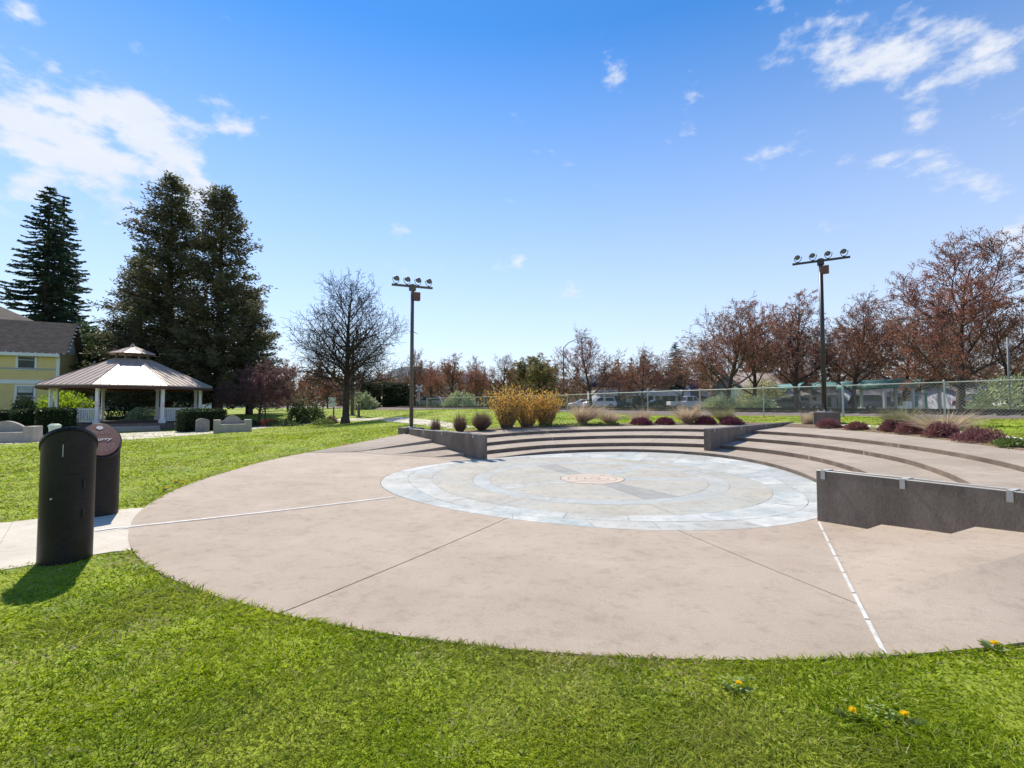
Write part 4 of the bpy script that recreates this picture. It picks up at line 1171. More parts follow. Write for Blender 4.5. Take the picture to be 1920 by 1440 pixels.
# yellow-orange willow shrubs
for k, (u, r0_, h_, n_, lab) in enumerate([(950, .75, 1.62, 900, 'tall yellow orange twiggy shrub, leftmost of three behind the steps'), (988, .62, 1.3, 620, 'yellow orange twiggy shrub, middle of three behind the steps'), (1022, .72, 1.45, 800, 'yellow orange twiggy shrub, rightmost of three behind the steps')]):
    p = back(u, 0, .55); root = tag(empty('willow_shrub', p), lab, 'shrub', 'yellow shrubs behind the steps')
    n2 = n_//4; a_ = rng.uniform(0, 6.28, n2); t = rng.random(n2)*.58; d = np.c_[np.cos(a_)*np.sin(t), np.sin(a_)*np.sin(t), np.cos(t)]
    b_ = np.c_[np.cos(a_), np.sin(a_), np.zeros(n2)]*(.22*np.sqrt(rng.random((n2, 1)))); ln = h_*rng.uniform(.6, 1.05, n2)
    m = MB()
    LP = []; LD = []
    for q in range(n2):
        p0 = Vector(b_[q]); dd = Vector(d[q]); pts = [p0]
        for s in range(4):
            dd = (dd + Vector(rng.normal(0, .08, 3))).normalized(); pts.append(pts[-1] + dd*ln[q]/4)
        m.tube(pts, [.009, .008, .006, .005, .003], 3, cap=False)
        for s in range(19):
            f = rng.uniform(.35, 4)**1.0; i_ = min(int(f), 3); LP.append(tuple(pts[i_].lerp(pts[i_+1], f-i_))); LD.append(tuple(dd + Vector(rng.normal(0, .6, 3))))
    m.build('stems', 'twig_lite', root)
    leaves('foliage', np.array(LP), rng.uniform(.05, .11, len(LP)), .026, 'willow', root, D=np.array(LD))
# dark brown rounded grasses left of them
for u, w_, h_, n_, lab in [(817, .17, .52, 900, 'smallest dark brown grass tuft by the left wall'), (863, .24, .62, 1300, 'dark brown oval grass tuft between two others by the left wall'), (904, .36, .64, 2200, 'widest dark brown rounded grass tuft beside the yellow shrubs')]:
    p = back(u, 0, .35) if u > 880 else Vector((0, 0, 0))
    if u <= 880:
        Y = 16.4 + (u-817)*.012; p = at(u, Y)
    root = tag(empty('brown_grass', p), lab, 'ornamental grass', 'brown grass tufts by the left wall')
    d = rng.normal(size=(n_, 3)); d /= np.linalg.norm(d, axis=1, keepdims=True); d[:, 2] = np.abs(d[:, 2])
    b_ = d*np.array([w_*.35, w_*.35, h_*.05]); D = d*np.array([w_, w_, h_]) + np.array([0, 0, h_*.55])
    strips('blades', b_, D, np.linalg.norm(D, axis=1)*rng.uniform(.55, .85, n_), .007, 'brown_grass', root, curve=.06)
# tan fountain grasses
for u, L_, n_, sp_, dd, mt, lab in [(1090, 1.15, 700, .9, .8, 'tan_grass', 'large pale tan grass clump right of the yellow shrubs'), (1145, .75, 520, 1.0, .55, 'tan_grass', 'small tan grass clump, second right of the yellow shrubs'),
        (1207, .80, 420, 1.0, .7, 'tan_grass', 'tan grass clump behind the purple heather left of the long wall'), (1290, 1.05, 650, 1.05, .6, 'tan_grass', 'tall tan grass clump in front of the white pickup'),
        (1358, .85, 600, .8, .6, 'green_tan', 'green and tan grass clump near the long wall'), (1692, .85, 650, .8, .75, 'green_tan', 'upright tan green grass clump right of the black pole'), (1772, .80, 900, 1.2, .7, 'tan_grass', 'sprawling pale tan grass clump on the right bed')]:
    p = back(u, 0, dd)
    clump('fountain_grass', p, int(n_*1.7), L_*.98, sp_*.72, mt, lab, .015, .26)
# heathers
for u, w_, h_, dd, mt, lab in [(1200, .42, .2, .3, 'heather_dark', 'dark purple heather mound, first left of the long wall row'), (1247, .36, .2, .3, 'heather_dark', 'dark purple heather mound, second of the row behind the steps'), (1323, .38, .24, .35, 'heather_dark', 'dark purple heather mound beside the tall tan grass'), (1371, .42, .22, .3, 'heather_dark', 'dark purple heather mound just left of the long wall top'),
        (1553, .36, .22, .3, 'heather', 'dusty red heather mound below the black pole'), (1605, .30, .16, .25, 'heather', 'small dusty red heather mound right of the black pole'), (1668, .26, .26, .35, 'heather', 'dusty red heather mound, leftmost of the four on the right bed'), (1702, .32, .26, .3, 'heather', 'dusty red heather mound, second of the four on the right bed'),
        (1762, .36, .28, .3, 'heather', 'dusty red heather mound under the sprawling tan grass'), (1836, .46, .24, .3, 'heather', 'widest dusty red heather mound next to the green plant')]:
    p = back(u, 0, dd); shrub('heather', p, w_*1.05, h_*1.45, 3600, .06, mt, lab, 0, 'heather mounds in the bed', .55, up=.7, part='foliage', lw=.35, bump=.12, cat='heather')
p = back(1897, 0, .25); shrub('green_plant', p, .34, .17, 1100, .07, 'groundcover', 'low bright green leafy plant at the right edge of the bed', 0, None, .4, cat='plant')
p = back(1512, 0, 1.0); clump('dry_shrub', p, 520, .55, .5, 'tan_grass', 'dry brown tufted plant beside the right pole base', .010, .15, None, .16, 'plant')
gcv = []
for u in range(1010, 1160, 4):
    q = back(u, 0, .15 + .2*random.random()); gcv.append(q)
P = np.array([tuple(q) for q in gcv for _ in range(22)]) + rng.normal(0, 1, (len(gcv)*22, 3))*np.array([.09, .09, .03]); P[:, 2] += .03
tag(leaves('ground_cover', P, .06, .045, 'groundcover', D=rng.normal(0, 1, (len(P), 3)) + np.array([0, 0, .6])), 'low green creeping plants along the top step', 'ground cover', kind='stuff')

# hedges and shrubs round the gazebo
def hedge(name, c, sx, sy, h, rz, label, n=5200, mt='hedge', lsz=.10):
    root = tag(empty(name, c, rz), label, 'hedge')
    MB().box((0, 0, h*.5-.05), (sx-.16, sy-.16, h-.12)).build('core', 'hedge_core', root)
    P = rng.uniform(-.5, .5, (n, 3)); f_ = rng.integers(0, 5, n)
    for ax, val, q in ((0, .5, 0), (0, -.5, 1), (1, .5, 2), (1, -.5, 3), (2, .5, 4)): P[f_ == q, ax] = val
    nr = np.zeros((n, 3)); nr[f_ == 0, 0] = 1; nr[f_ == 1, 0] = -1; nr[f_ == 2, 1] = 1; nr[f_ == 3, 1] = -1; nr[f_ == 4, 2] = 1
    rd = np.clip((np.abs(P).max(1, keepdims=True)), 0, .5)
    P = P*np.array([sx, sy, h]) + np.array([0, 0, h/2]); cr = (np.abs(P[:, 0]) > sx*.42) & (P[:, 2] > h*.88); P[cr, 2] -= .06
    P += rng.normal(0, .035, (n, 3)) - nr*.05
    leaves('foliage', P, rng.uniform(lsz*.6, lsz*1.3, n), lsz*.6, mt, root, D=nr*.7 + rng.normal(0, .6, (n, 3)))
    return root
def hb_(u, Y, sx, sy, h, rz, lab, **k):
    hedge('hedge', at(u, Y), sx, sy, h, rz, lab, **k)
fz = face + math.pi/2
hb_(108, 28.0, 1.45, 1.1, 1.42, fz-.2, 'dark clipped hedge block at the left front of the gazebo')
hb_(60, 29.0, 1.4, 1.2, 1.30, fz-.1, 'dark clipped hedge further left, beside the dark bush')
hb_(8, 31.5, 3.0, 1.2, 1.25, fz, 'dark clipped hedge at the left edge under the house wall')
hb_(380, 29.6, 2.35, 1.1, 1.30, fz+.3, 'dark clipped hedge at the right front of the gazebo')
hb_(712, 62, 4.2, 2.2, 3.0, .1, 'tall dark clipped hedge beyond the railway, left one', n=4200, lsz=.28)
hb_(743, 60, 2.8, 2.4, 2.9, .1, 'tall dark rounded hedge beyond the railway, right one', n=4200, lsz=.28)
def sh(u, Y, rad, h, n, lsz, mt, lab, **k): return shrub(k.pop('name', 'shrub'), at(u, Y), rad, h, n, lsz, mt, lab, **k)
sh(118, 36.5, 1.9, 2.75, 6200, .2, 'lime', 'bright yellow green shrub left of the gazebo', up=.6, bump=.25)
sh(46, 34, .9, 2.35, 3000, .16, 'hedge', 'dark evergreen bush against the yellow house wall')
sh(560, 38, .95, 1.75, 2600, .14, 'hedge', 'dark conical evergreen shrub in the flower bed', up=.8)
sh(588, 40, .95, 1.45, 2000, .16, 'green_leaf', 'light green rounded shrub right of the conical one')
sh(682, 58, 1.6, 2.1, 2400, .28, 'rhodo', 'pale green round shrub at the crossing behind the leafless tree')
sh(862, 60, 2.0, 2.2, 2600, .30, 'rhodo', 'pale green bush behind the fence below the red trees')
sh(1348, 42, 1.75, 1.65, 3200, .22, 'rhodo', 'pale green rhododendron beside the pickup truck')
sh(1424, 40, 1.5, 1.55, 3000, .22, 'rhodo', 'pale green rhododendron near the dark sedan')
sh(1428, 60, 3.0, 4.2, 3600, .30, 'olive_pale', 'pale yellow green tall bush under the red trees', up=.6)
sh(1905, 31, 2.6, 2.9, 4600, .24, 'rhodo', 'large glossy green rhododendron at the right edge behind the fence')
sh(452, 35, 1.6, .55, 1500, .16, 'hedge', 'low dark plants under the purple plum tree', name='low_plants', cat='plant')
sh(505, 35.5, .8, .55, 900, .12, 'redflower', 'low red flowering plants in the bed right of the plum', name='flower_plant', cat='plant')
sh(532, 34.8, 1.2, .5, 1200, .12, 'green_leaf', 'low green edging plants in front of the conical shrub', name='low_plants', cat='plant')
sh(605, 36, .8, .45, 900, .12, 'groundcover', 'low pale green plants at the path corner', name='low_plants', cat='plant')
sh(622, 37, .5, .65, 700, .12, 'brown_grass', 'brown dried plant at the base of the white sign post', name='dry_plant', cat='plant')
sh(270, 44, 1.5, 1.3, 1600, .18, 'rhodo', 'pale flowering shrub seen through the gazebo left of centre')
sh(345, 43, 1.3, 1.9, 1600, .2, 'hedge', 'dark shrub seen through the right bays of the gazebo')
sh(235, 46, 1.8, 2.4, 2200, .2, 'hedge', 'dark shrub seen through the middle bay of the gazebo')

# ---- lawn blades: dense near, coarser with distance
def in_walk(X, Y):
    q = [onG(*u_) for u_ in sw_lo + sw_hi[::-1]]
    ins = np.zeros(len(X), bool); n = len(q)
    for k in range(n):
        a_, b_ = q[k], q[(k+1) % n]
        c_ = ((a_.y > Y) != (b_.y > Y)) & (X < (b_.x-a_.x)*(Y-a_.y)/(b_.y-a_.y+1e-12)+a_.x); ins ^= c_
    return ins
def drymask(X, Y):
    v = np.sin(X*1.9+1.1*np.sin(Y*1.3+.7)+2.0)+np.sin(Y*2.3-X*1.1+1.4*np.sin(X*.8))+.7*np.sin(X*4.7+Y*3.9)+.5*np.sin(X*8.3-Y*7.1)+.35*np.clip(X, -2, 2)
    return np.clip((v-.35)/1.6, 0, 1)
def lawn(N, r0_, r1_, wmul, hmul, a0=-62, a1=66, thatch=False):
    r = r0_*np.exp(rng.random(N)*math.log(r1_/r0_)); t = np.radians(rng.uniform(a0, a1, N))
    X = r*np.sin(t); Y = r*np.cos(t)
    rc = np.hypot(X-CX, Y-CY); edge = rc - rim(angdeg(X, Y))
    ok = (edge > -.015) & ~in_walk(X, Y) & (((X-fa.x)*tn_.x + (Y-fa.y)*tn_.y) < .3)
    X, Y, r, edge = X[ok], Y[ok], r[ok], edge[ok]; n = len(X)
    patch_ = .5 + .25*np.sin(X*2.1+1.3*np.sin(Y*1.7)) + .25*np.sin(Y*2.7+X*.9+2)
    tuft = rng.random(n)
    h = (.022 + .03*tuft**1.5)*(.75+.6*patch_) + .022*np.exp(-np.maximum(edge, 0)/.07)*rng.random(n)
    tus = np.clip(np.sin(X*1.3+2)*np.sin(Y*1.9+X*.6)+np.sin(X*3.7-Y*2.2)*.5-.55, 0, 1); h = h*hmul*(1 + .035*r)*(1+.9*tus)
    d = np.c_[rng.normal(0, .42, (n, 2)), np.ones(n)]
    # tussocks lean together
    d[:, 0] += .35*np.sin(X*9+Y*4); d[:, 1] += .35*np.cos(Y*8-X*5)
    # worn, dry patches: thinner and shorter turf
    dry = drymask(X, Y)
    if thatch:
        keep = rng.random(n) < (.18 + 1.1*dry)
    else:
        keep = rng.random(n) > .45*dry; h = h*(1-.25*dry)
    X, Y, r, h, d, n = X[keep], Y[keep], r[keep], h[keep], d[keep], int(keep.sum())
    b_ = np.c_[X, Y, G(X, Y)-.006]
    return b_, d, h, (.0036 + .0014*r)*wmul*rng.uniform(.7, 1.3, n)
b1, d1, h1_, w1 = lawn(380000, 1.75, 24, 1.0, 1.0)
b3, d3, h3_, w3 = lawn(110000, 22, 60, 1.1, .62)
b1 = np.r_[b1, b3]; d1 = np.r_[d1, d3]; h1_ = np.r_[h1_, h3_]; w1 = np.r_[w1, w3]
gr = strips('grass', b1, d1, h1_, w1, 'blade', curve=.45, seg=2)
tag(gr, 'short green lawn grass around the plaza', 'grass', kind='stuff')
# dry thatch between blades
b2, d2, h2_, w2 = lawn(190000, 1.75, 16, .8, .85, thatch=True)
tag(strips('dry_grass', b2, d2*np.array([2.2, 2.2, .6]), h2_*1.1, w2, 'thatch', curve=.3, seg=2), 'dry straw coloured blades among the lawn grass', 'grass', kind='stuff')

# broad-leaved weeds low in the turf
n_ = 380; r = 1.9*np.exp(rng.random(n_)*math.log(9/1.9)); t = np.radians(rng.uniform(-58, 58, n_)); X = r*np.sin(t); Y = r*np.cos(t)
ok = (np.hypot(X-CX, Y-CY) > rim(angdeg(X, Y)) + .02) & ~in_walk(X, Y); X, Y = X[ok], Y[ok]; k_ = 7
P = np.repeat(np.c_[X, Y, G(X, Y) + .022], k_, 0) + rng.normal(0, 1, (len(X)*k_, 3))*np.array([.022, .022, .006]); a_ = rng.uniform(0, 6.28, len(P))
tag(leaves('weeds', P, rng.uniform(.012, .03, len(P)), rng.uniform(.009, .017, len(P)), 'weedleaf', D=np.c_[np.cos(a_), np.sin(a_), rng.uniform(.05, .7, len(P))]), 'small broad leaved weeds scattered through the lawn', 'weeds', kind='stuff')

# dandelions
def dandelion(u, v, lab, n=1, size=.02):
    p = onG(u, v); root = tag(empty('dandelion', p), lab, 'flower', 'dandelions in the lawn')
    hp_ = []
    hh = random.uniform(.035, .05)
    MB().tube([(0, 0, -.01), (.004, 0, hh)], [.003, .0025], 5).build('stem', 'groundcover', root)
    D = rng.normal(size=(70, 3)); D[:, 2] = np.abs(D[:, 2])*.9+.15; D /= np.linalg.norm(D, axis=1, keepdims=True)
    leaves('flower_head', np.tile([[.004, 0, hh]], (70, 1)), size*rng.uniform(.8, 1.1, 70), size*.28, 'dandelion', root, D=D)
    a_ = rng.uniform(0, 6.28, 9); leaves('leaf_rosette', np.zeros((9, 3)) + np.array([0, 0, .01]), .08, .022, 'groundcover', root, D=np.c_[np.cos(a_), np.sin(a_), rng.uniform(.15, .5, 9)])
dandelion(328, 907, 'yellow dandelion at the plaza edge left, farthest of three', size=.035); dandelion(341, 909, 'yellow dandelion at the plaza edge left, touching the concrete', size=.035); dandelion(312, 920, 'yellow dandelion at the plaza edge left, nearest of three', size=.035)
dandelion(1864, 1219, 'yellow dandelion at the right by the plaza edge', size=.024); dandelion(1384, 1300, 'yellow dandelion amid clover leaves below the plaza', size=.02); dandelion(1598, 1354, 'yellow dandelion low right, left of a pair', size=.022); dandelion(1695, 1357, 'yellow dandelion low right, right of a pair', size=.022)
for k, (u, v, lab) in enumerate([(1384, 1298, 'patch of pale clover leaves round a dandelion'), (1640, 1340, 'patch of pale clover leaves at the lower right'), (262, 1072, 'small white clover patch beside the sidewalk corner')]):
    p = onG(u, v); root = tag(empty('clover', p), lab, 'clover', 'clover patches'); n = 26
    b_ = rng.normal(0, .045, (n, 3)); b_[:, 2] = .035 + .012*rng.random(n)
    leaves('foliage', b_, .016, .016, 'cloverleaf', root, D=np.c_[rng.normal(0, 1, (n, 2)), rng.uniform(0, .4, n)], N=np.tile([[0, 0, 1.]], (n, 1)))['kind'] = 'stuff'
def dry_leaf(p, lab, s=.07):
    root = tag(empty('dry_leaf', p), lab, 'leaf', 'dry leaves on the concrete'); m = MB(); n = 9; vs = [(0, 0, .01)]
    for k in range(n):
        a_ = 6.283*k/n; r = s*(1.0 if k % 2 == 0 else .55); vs.append((r*math.cos(a_), r*math.sin(a_), .012 + s*.45*abs(math.sin(a_))))
    m.add(vs, [(0, k+1, (k+1) % n + 1) for k in range(n)]).build('blade', 'dryleaf', root)
    MB().tube([(0, 0, .012), (-s*1.2, .01, .02), (-s*1.7, .03, .005)], [.003, .003, .002], 4).build('stalk', 'dryleaf', root)
dry_leaf(onB(648, 838) + Vector((0, 0, .03)), 'orange dry leaf lying at the left edge of the plaza', .13)
q = wp(WNn+.9, 6.0, .12); dry_leaf(Vector((q[0], q[1]-.05, q[2]+.03)), 'orange dry leaf against the foot of the foreground wall', .05)
q = wp(WNn+1.0, 5.1, .03); dry_leaf(Vector((q[0], q[1]-.05, q[2]+.02)), 'tiny tan dry leaf on the first ledge of the foreground wall', .025)
dry_leaf(onG(1868, 788) + Vector((0, 0, .03)), 'yellowish dry leaf on the grass at the right', .09)

# ================================================================== OBJECTS
# ---- floodlight poles
def flood(name, label, base, ztop, rad, mat_, armdir, spread, block):
    root = tag(empty(name, base), label, 'floodlight pole')
    bx, bz = block
    MB().box((0, 0, bz/2-.15), (bx, bx*.9, bz+.3), math.atan2(armdir.y, armdir.x)+.2).build('footing', 'wallconc', root, bevel=.02)
    MB().box((0, 0, bz+.012), (.34, .34, .024), .2).build('base_plate', 'galv', root)
    for q in range(4):
        a_ = .2 + R(45+90*q); MB().tube([(.19*math.cos(a_), .19*math.sin(a_), bz+.02), (.19*math.cos(a_), .19*math.sin(a_), bz+.09)], .018, 6).build('anchor_bolt', 'galv', root)
    H_ = ztop - base[2]
    MB().tube([(0, 0, bz+.02), (0, 0, H_+.08)], [rad, rad*.86], 14).build('pole', mat_, root, smooth=True)
    d = armdir.normalized(); rz = math.atan2(d.y, d.x)
    MB().box((0, 0, H_), (spread, .07, .07), rz).build('crossarm', mat_, root)
    MB().box((0, 0, H_-.05), (.22, .16, .20), rz).build('arm_bracket', mat_, root)
    s = Vector((-d.y, d.x, 0))
    c_ = d*.13 - s*.06; MB().box((c_.x, c_.y, H_-.36), (.24, .2, .28), rz).build('ballast_box', 'rustbox', root, bevel=.01)
    tgt = Vector((CX, CY, .2)) - Vector(base)
    for q in range(4):
        c_ = d*(-spread*.40 + spread*.80*q/3); top = Vector((c_.x, c_.y, H_ + .24))
        aim = (tgt - top).normalized(); hz_ = Vector((aim.x, aim.y, 0)).normalized(); aim = (hz_*.9 + Vector((0, 0, -.30))).normalized()
        M_ = aim.to_track_quat('Z', 'X').to_matrix()
        prof = [(.026, -.12), (.052, -.10), (.076, -.02), (.086, .05), (.09, .07)]
        m = MB().lathe(prof, 14); m.v = [tuple(M_ @ Vector(p) + top) for p in m.v]
        hs_ = m.build('floodlight', 'pole_black', root, smooth=True)
        m = MB().lathe([(.08, .066), (.076, .08), (.04, .085), (.005, .087)], 14); m.v = [tuple(M_ @ Vector(p) + top) for p in m.v]
        m.build('lens', 'lens', hs_, smooth=True)
        sx = aim.cross(Vector((0, 0, 1))).normalized(); pts = []
        for k in range(9):
            t = math.pi*k/8; pts.append(top + sx*.125*math.cos(t) + Vector((0, 0, -.19*math.sin(t))))
        m = MB().tube(pts, .012, 5); m.tube([Vector((c_.x, c_.y, H_+.03)), Vector((c_.x, c_.y, H_+.07))], .035, 8); m.build('yoke', mat_, hs_)
    return root
# left pole stands at the outer end of the left wall
xl, yl = -3.47, 16.9
zl = .72
base = Vector((xl, yl, float(G(xl, yl)) - .05))
flood('floodlight_pole', 'brown floodlight pole with four lamps at the end of the left wall', base, height(537, yl), .068, 'pole_brown', Vector((1, .42, 0)), 1.42, (.72, zl - base.z + .02))
Yr = 17.6; pr = at(1545, Yr); zb = EYE - (772.5-757)*Yr/F
flood('floodlight_pole', 'tall black floodlight pole with four lamps on the right lawn', pr, height(489, Yr), .078, 'pole_black', Vector((.96, -.62, 0)), 1.78, (.82, max(.2, zb-pr.z)))

# ---- interpretive pedestals
def pedestal(name, label, loc, rad, hhi, hlo, fdir, detail):
    root = tag(empty(name, loc), label, 'pedestal'); f_ = Vector((fdir.x, fdir.y, 0)).normalized()
    n = 56; m = MB(); vs = []
    zt_ = lambda x, y: (hhi+hlo)/2 - (hhi-hlo)/2*((x*f_.x + y*f_.y)/rad)
    for k in range(n):
        a_ = 6.2832*k/n; x, y = rad*math.cos(a_), rad*math.sin(a_); vs += [(x, y, -.15), (x, y, zt_(x, y))]
    m.add(vs, [(2*k, 2*((k+1) % n), 2*((k+1) % n)+1, 2*k+1) for k in range(n)])
    m.build('body', 'steel_dark', root, smooth=True)
    # tilted lid
    nrm = Vector((f_.x*(hhi-hlo)/(2*rad), f_.y*(hhi-hlo)/(2*rad), 1)).normalized()
    tx = Vector((f_.x, f_.y, -(hhi-hlo)/(2*rad))).normalized(); ty = nrm.cross(tx)     # tx runs down the slope
    c_ = Vector((0, 0, (hhi+hlo)/2)); M_ = Matrix((ty, -tx, nrm)).transposed()           # local x across, y up the slope
    sl_ = math.sqrt(1 + ((hhi-hlo)/(2*rad))**2)
    def disc(rx, ry, z0, z1, bev):
        mm_ = MB(); prof = [(1.0, z0), (1.0, z1-bev), (1-bev/rx, z1)]; vs = []; nn = 56
        for s, z in prof:
            for k in range(nn):
                a_ = 6.2832*k/nn; vs.append(tuple(M_ @ Vector((rx*s*math.cos(a_), ry*s*math.sin(a_), z)) + c_))
        fs_ = [(i_*nn+k, i_*nn+(k+1) % nn, (i_+1)*nn+(k+1) % nn, (i_+1)*nn+k) for i_ in range(2) for k in range(nn)] + [tuple(range(nn))[::-1], tuple(range(2*nn, 3*nn))]
        return mm_.add(vs, fs_)
    lid = disc(rad+.012, (rad+.012)*sl_, -.01, .028, .008).build('lid', 'steel_dark', root)
    pl = disc(rad-.01, (rad-.01)*sl_, .028, .036, .003).build('plaque', 'plaque', lid)
    def onlid(x, y, z): return tuple(M_ @ Vector((x, y, z)) + c_)
    ry = rad*sl_
    # emblem and lines of lettering
    m = MB(); k_ = 18
    m.add([onlid(.036*math.cos(6.2832*k/k_), ry*.72+.034*math.sin(6.2832*k/k_), .0385) for k in range(k_)], [tuple(range(k_))]).build('emblem', 'letter', lid)
    for (y, w_, nw) in ((.50, .19, 4), (.43, .24, 6), (.36, .20, 4), (-.30, .28, 7), (-.38, .27, 6), (-.46, .28, 7), (-.54, .25, 6), (-.62, .21, 5), (-.70, .16, 3)):
        m = MB(); x = -w_/2
        for q in range(nw):
            ww = w_/nw*random.uniform(.55, .85); m.add([onlid(x, y*ry-.0028, .0385), onlid(x+ww, y*ry-.0028, .0385), onlid(x+ww, y*ry+.0028, .0385), onlid(x, y*ry+.0028, .0385)], [(0, 1, 2, 3)]); x += w_/nw
        m.build('text_line', 'letter_dim', lid)
    cu = bpy.data.curves.new('lettering', 'FONT'); cu.body = 'Curry'; cu.size = .07; cu.align_x = 'CENTER'; cu.shear = .35; cu.offset = .0012; cu.extrude = .0008; cu.resolution_u = 3
    to = bpy.data.objects.new('lettering_src', cu); COL.objects.link(to); bpy.context.view_layer.update()
    me = bpy.data.meshes.new_from_object(to.evaluated_get(bpy.context.evaluated_depsgraph_get())); bpy.data.objects.remove(to)
    for v in me.vertices: v.co = Vector(onlid(v.co.x*1.15, v.co.y - .02, v.co.z + .039))
    me.materials.clear(); me.materials.append(MAT['letter']); o = bpy.data.objects.new('lettering', me); COL.objects.link(o); o.parent = lid
    if detail:
        # curved access door facing the camera, hinges, lock, label strip
        to_cam = math.atan2(-loc.y, -loc.x)
        def arc(a0, a1, z0, z1, r0_, r1_):
            mm_ = MB(); g_ = [[((r1_)*math.cos(to_cam+a0+(a1-a0)*k/8), (r1_)*math.sin(to_cam+a0+(a1-a0)*k/8), z0+(z1-z0)*q) for q in (0, 1)] for k in range(9)]
            for k in range(8):
                mm_.add([g_[k][0], g_[k+1][0], g_[k+1][1], g_[k][1]], [(0, 1, 2, 3)])
            mm_.add([g_[0][0], g_[0][1], tuple(x*r0_/r1_ if i_ < 2 else x for i_, x in enumerate(g_[0][1])), tuple(x*r0_/r1_ if i_ < 2 else x for i_, x in enumerate(g_[0][0]))], [(0, 1, 2, 3)])
            e = g_[8]; mm_.add([e[0], e[1], tuple(x*r0_/r1_ if i_ < 2 else x for i_, x in enumerate(e[1])), tuple(x*r0_/r1_ if i_ < 2 else x for i_, x in enumerate(e[0]))], [(0, 1, 2, 3)])
            top_ = [p[1] for p in g_] + [tuple(x*r0_/r1_ if i_ < 2 else x for i_, x in enumerate(p[1])) for p in g_[::-1]]; mm_.add(top_, [tuple(range(len(top_)))])
            return mm_
        door = arc(-.66, .52, .34, .79, rad-.01, rad+.009).build('access_door', 'steel_dark', root, smooth=False)
        for z in (.43, .70):
            a_ = to_cam + .545; MB().tube([((rad+.013)*math.cos(a_), (rad+.013)*math.sin(a_), z-.035), ((rad+.013)*math.cos(a_), (rad+.013)*math.sin(a_), z+.035)], .009, 8).build('hinge', 'steel_dark', door)
        a_ = to_cam - .55; MB().tube([((rad)*math.cos(a_), rad*math.sin(a_), .585), ((rad+.018)*math.cos(a_), (rad+.018)*math.sin(a_), .585)], .009, 8).build('lock', 'bracket', door)
        arc(-.055+(-.17), -.055+(-.145), .95, 1.06, rad, rad+.003).build('paint_mark', 'scratch', root)
    return root
p1 = onG(122, 1058); d1_ = Vector((p1.x, p1.y, 0)).normalized(); c1_ = p1 + d1_*.193
c1_.z = float(G(c1_.x, c1_.y))
hh = EYE - (806-757)*(c1_.y-.2)/F - c1_.z
pedestal('pedestal', 'black steel pedestal with access door, nearest the camera at the left', c1_, .193, hh, hh-.30, d1_, True)
p2 = onG(184, 970); d2_ = Vector((p2.x, p2.y, 0)).normalized(); c2_ = p2 + d2_*.21; c2_.z = float(G(c2_.x, c2_.y))
hh2 = EYE - (797-757)*(c2_.y+.2)/F - c2_.z
pedestal('pedestal', 'black steel pedestal with round brown plaque, behind the nearer one', c2_, .203, hh2, hh2-.40, (-d2_ + Vector((.12, .05, 0))), False)

# ---- stone benches
def bench(loc, rz, W, label):
    root = tag(empty('stone_bench', loc, rz), label, 'bench')
    MB().box((0, -.25, .22), (W, .55, .46), 0).build('seat', 'stonebench', root, bevel=.015)
    n = 24; poly = [(-W/2, 0)] + [(-W/2 + W*k/n, 0.62 + .30*math.sin(math.pi*min(1, max(0, (k/n-.12)/.76)))**.8) for k in range(n+1)] + [(W/2, 0)]
    m = MB(); q = len(poly)
    m.add([(x, .05, z) for x, z in poly] + [(x, .25, z) for x, z in poly], [tuple(range(q)), tuple(range(q, 2*q))[::-1]] + [((i_+1) % q, i_, q+i_, q+(i_+1) % q) for i_ in range(q)]).build('backrest', 'stonebench', root)
    for s in (-1, 1): MB().box((s*(W/2+.16), -.12, .33), (.34, .85, .72), 0).build('arm', 'stonebench', root, bevel=.015)
    return root
bl = onG(-8, 831); bench(bl + Vector((0, .3, 0)), .40, 1.7, 'curved back stone bench at the left edge by the path')
br = onG(428, 811); bench(br + Vector((0, .4, 0)),   .55, 1.15, 'curved back stone bench right of the gazebo')
p = at(381, 28.3); root = tag(empty('stone_marker', p, .7), 'small upright stone marker in front of the right hedge', 'marker')
m = MB(); poly = [(-.33, -.1)] + [(.33*math.cos(math.pi - math.pi*k/12), .62 + .16*math.sin(math.pi*k/12)) for k in range(13)] + [(.33, -.1)]; q = len(poly)
m.add([(x, -.15, z) for x, z in poly] + [(x, .15, z) for x, z in poly], [tuple(range(q)), tuple(range(q, 2*q))[::-1]] + [((i_+1) % q, i_, q+i_, q+(i_+1) % q) for i_ in range(q)]).build('stone', 'marker', root)
p = at(105, 24.5); root = tag(empty('litter_bin', p), 'pale green litter bin partly hidden behind the nearest pedestal', 'bin')
MB().lathe([(.2, 0), (.23, .50), (.24, .54)], 14).build('body', 'palegreen', root); MB().lathe([(.26, .54), (.26, .62), (.15, .70), (.13, .70)], 14).build('lid', 'palegreen', root)

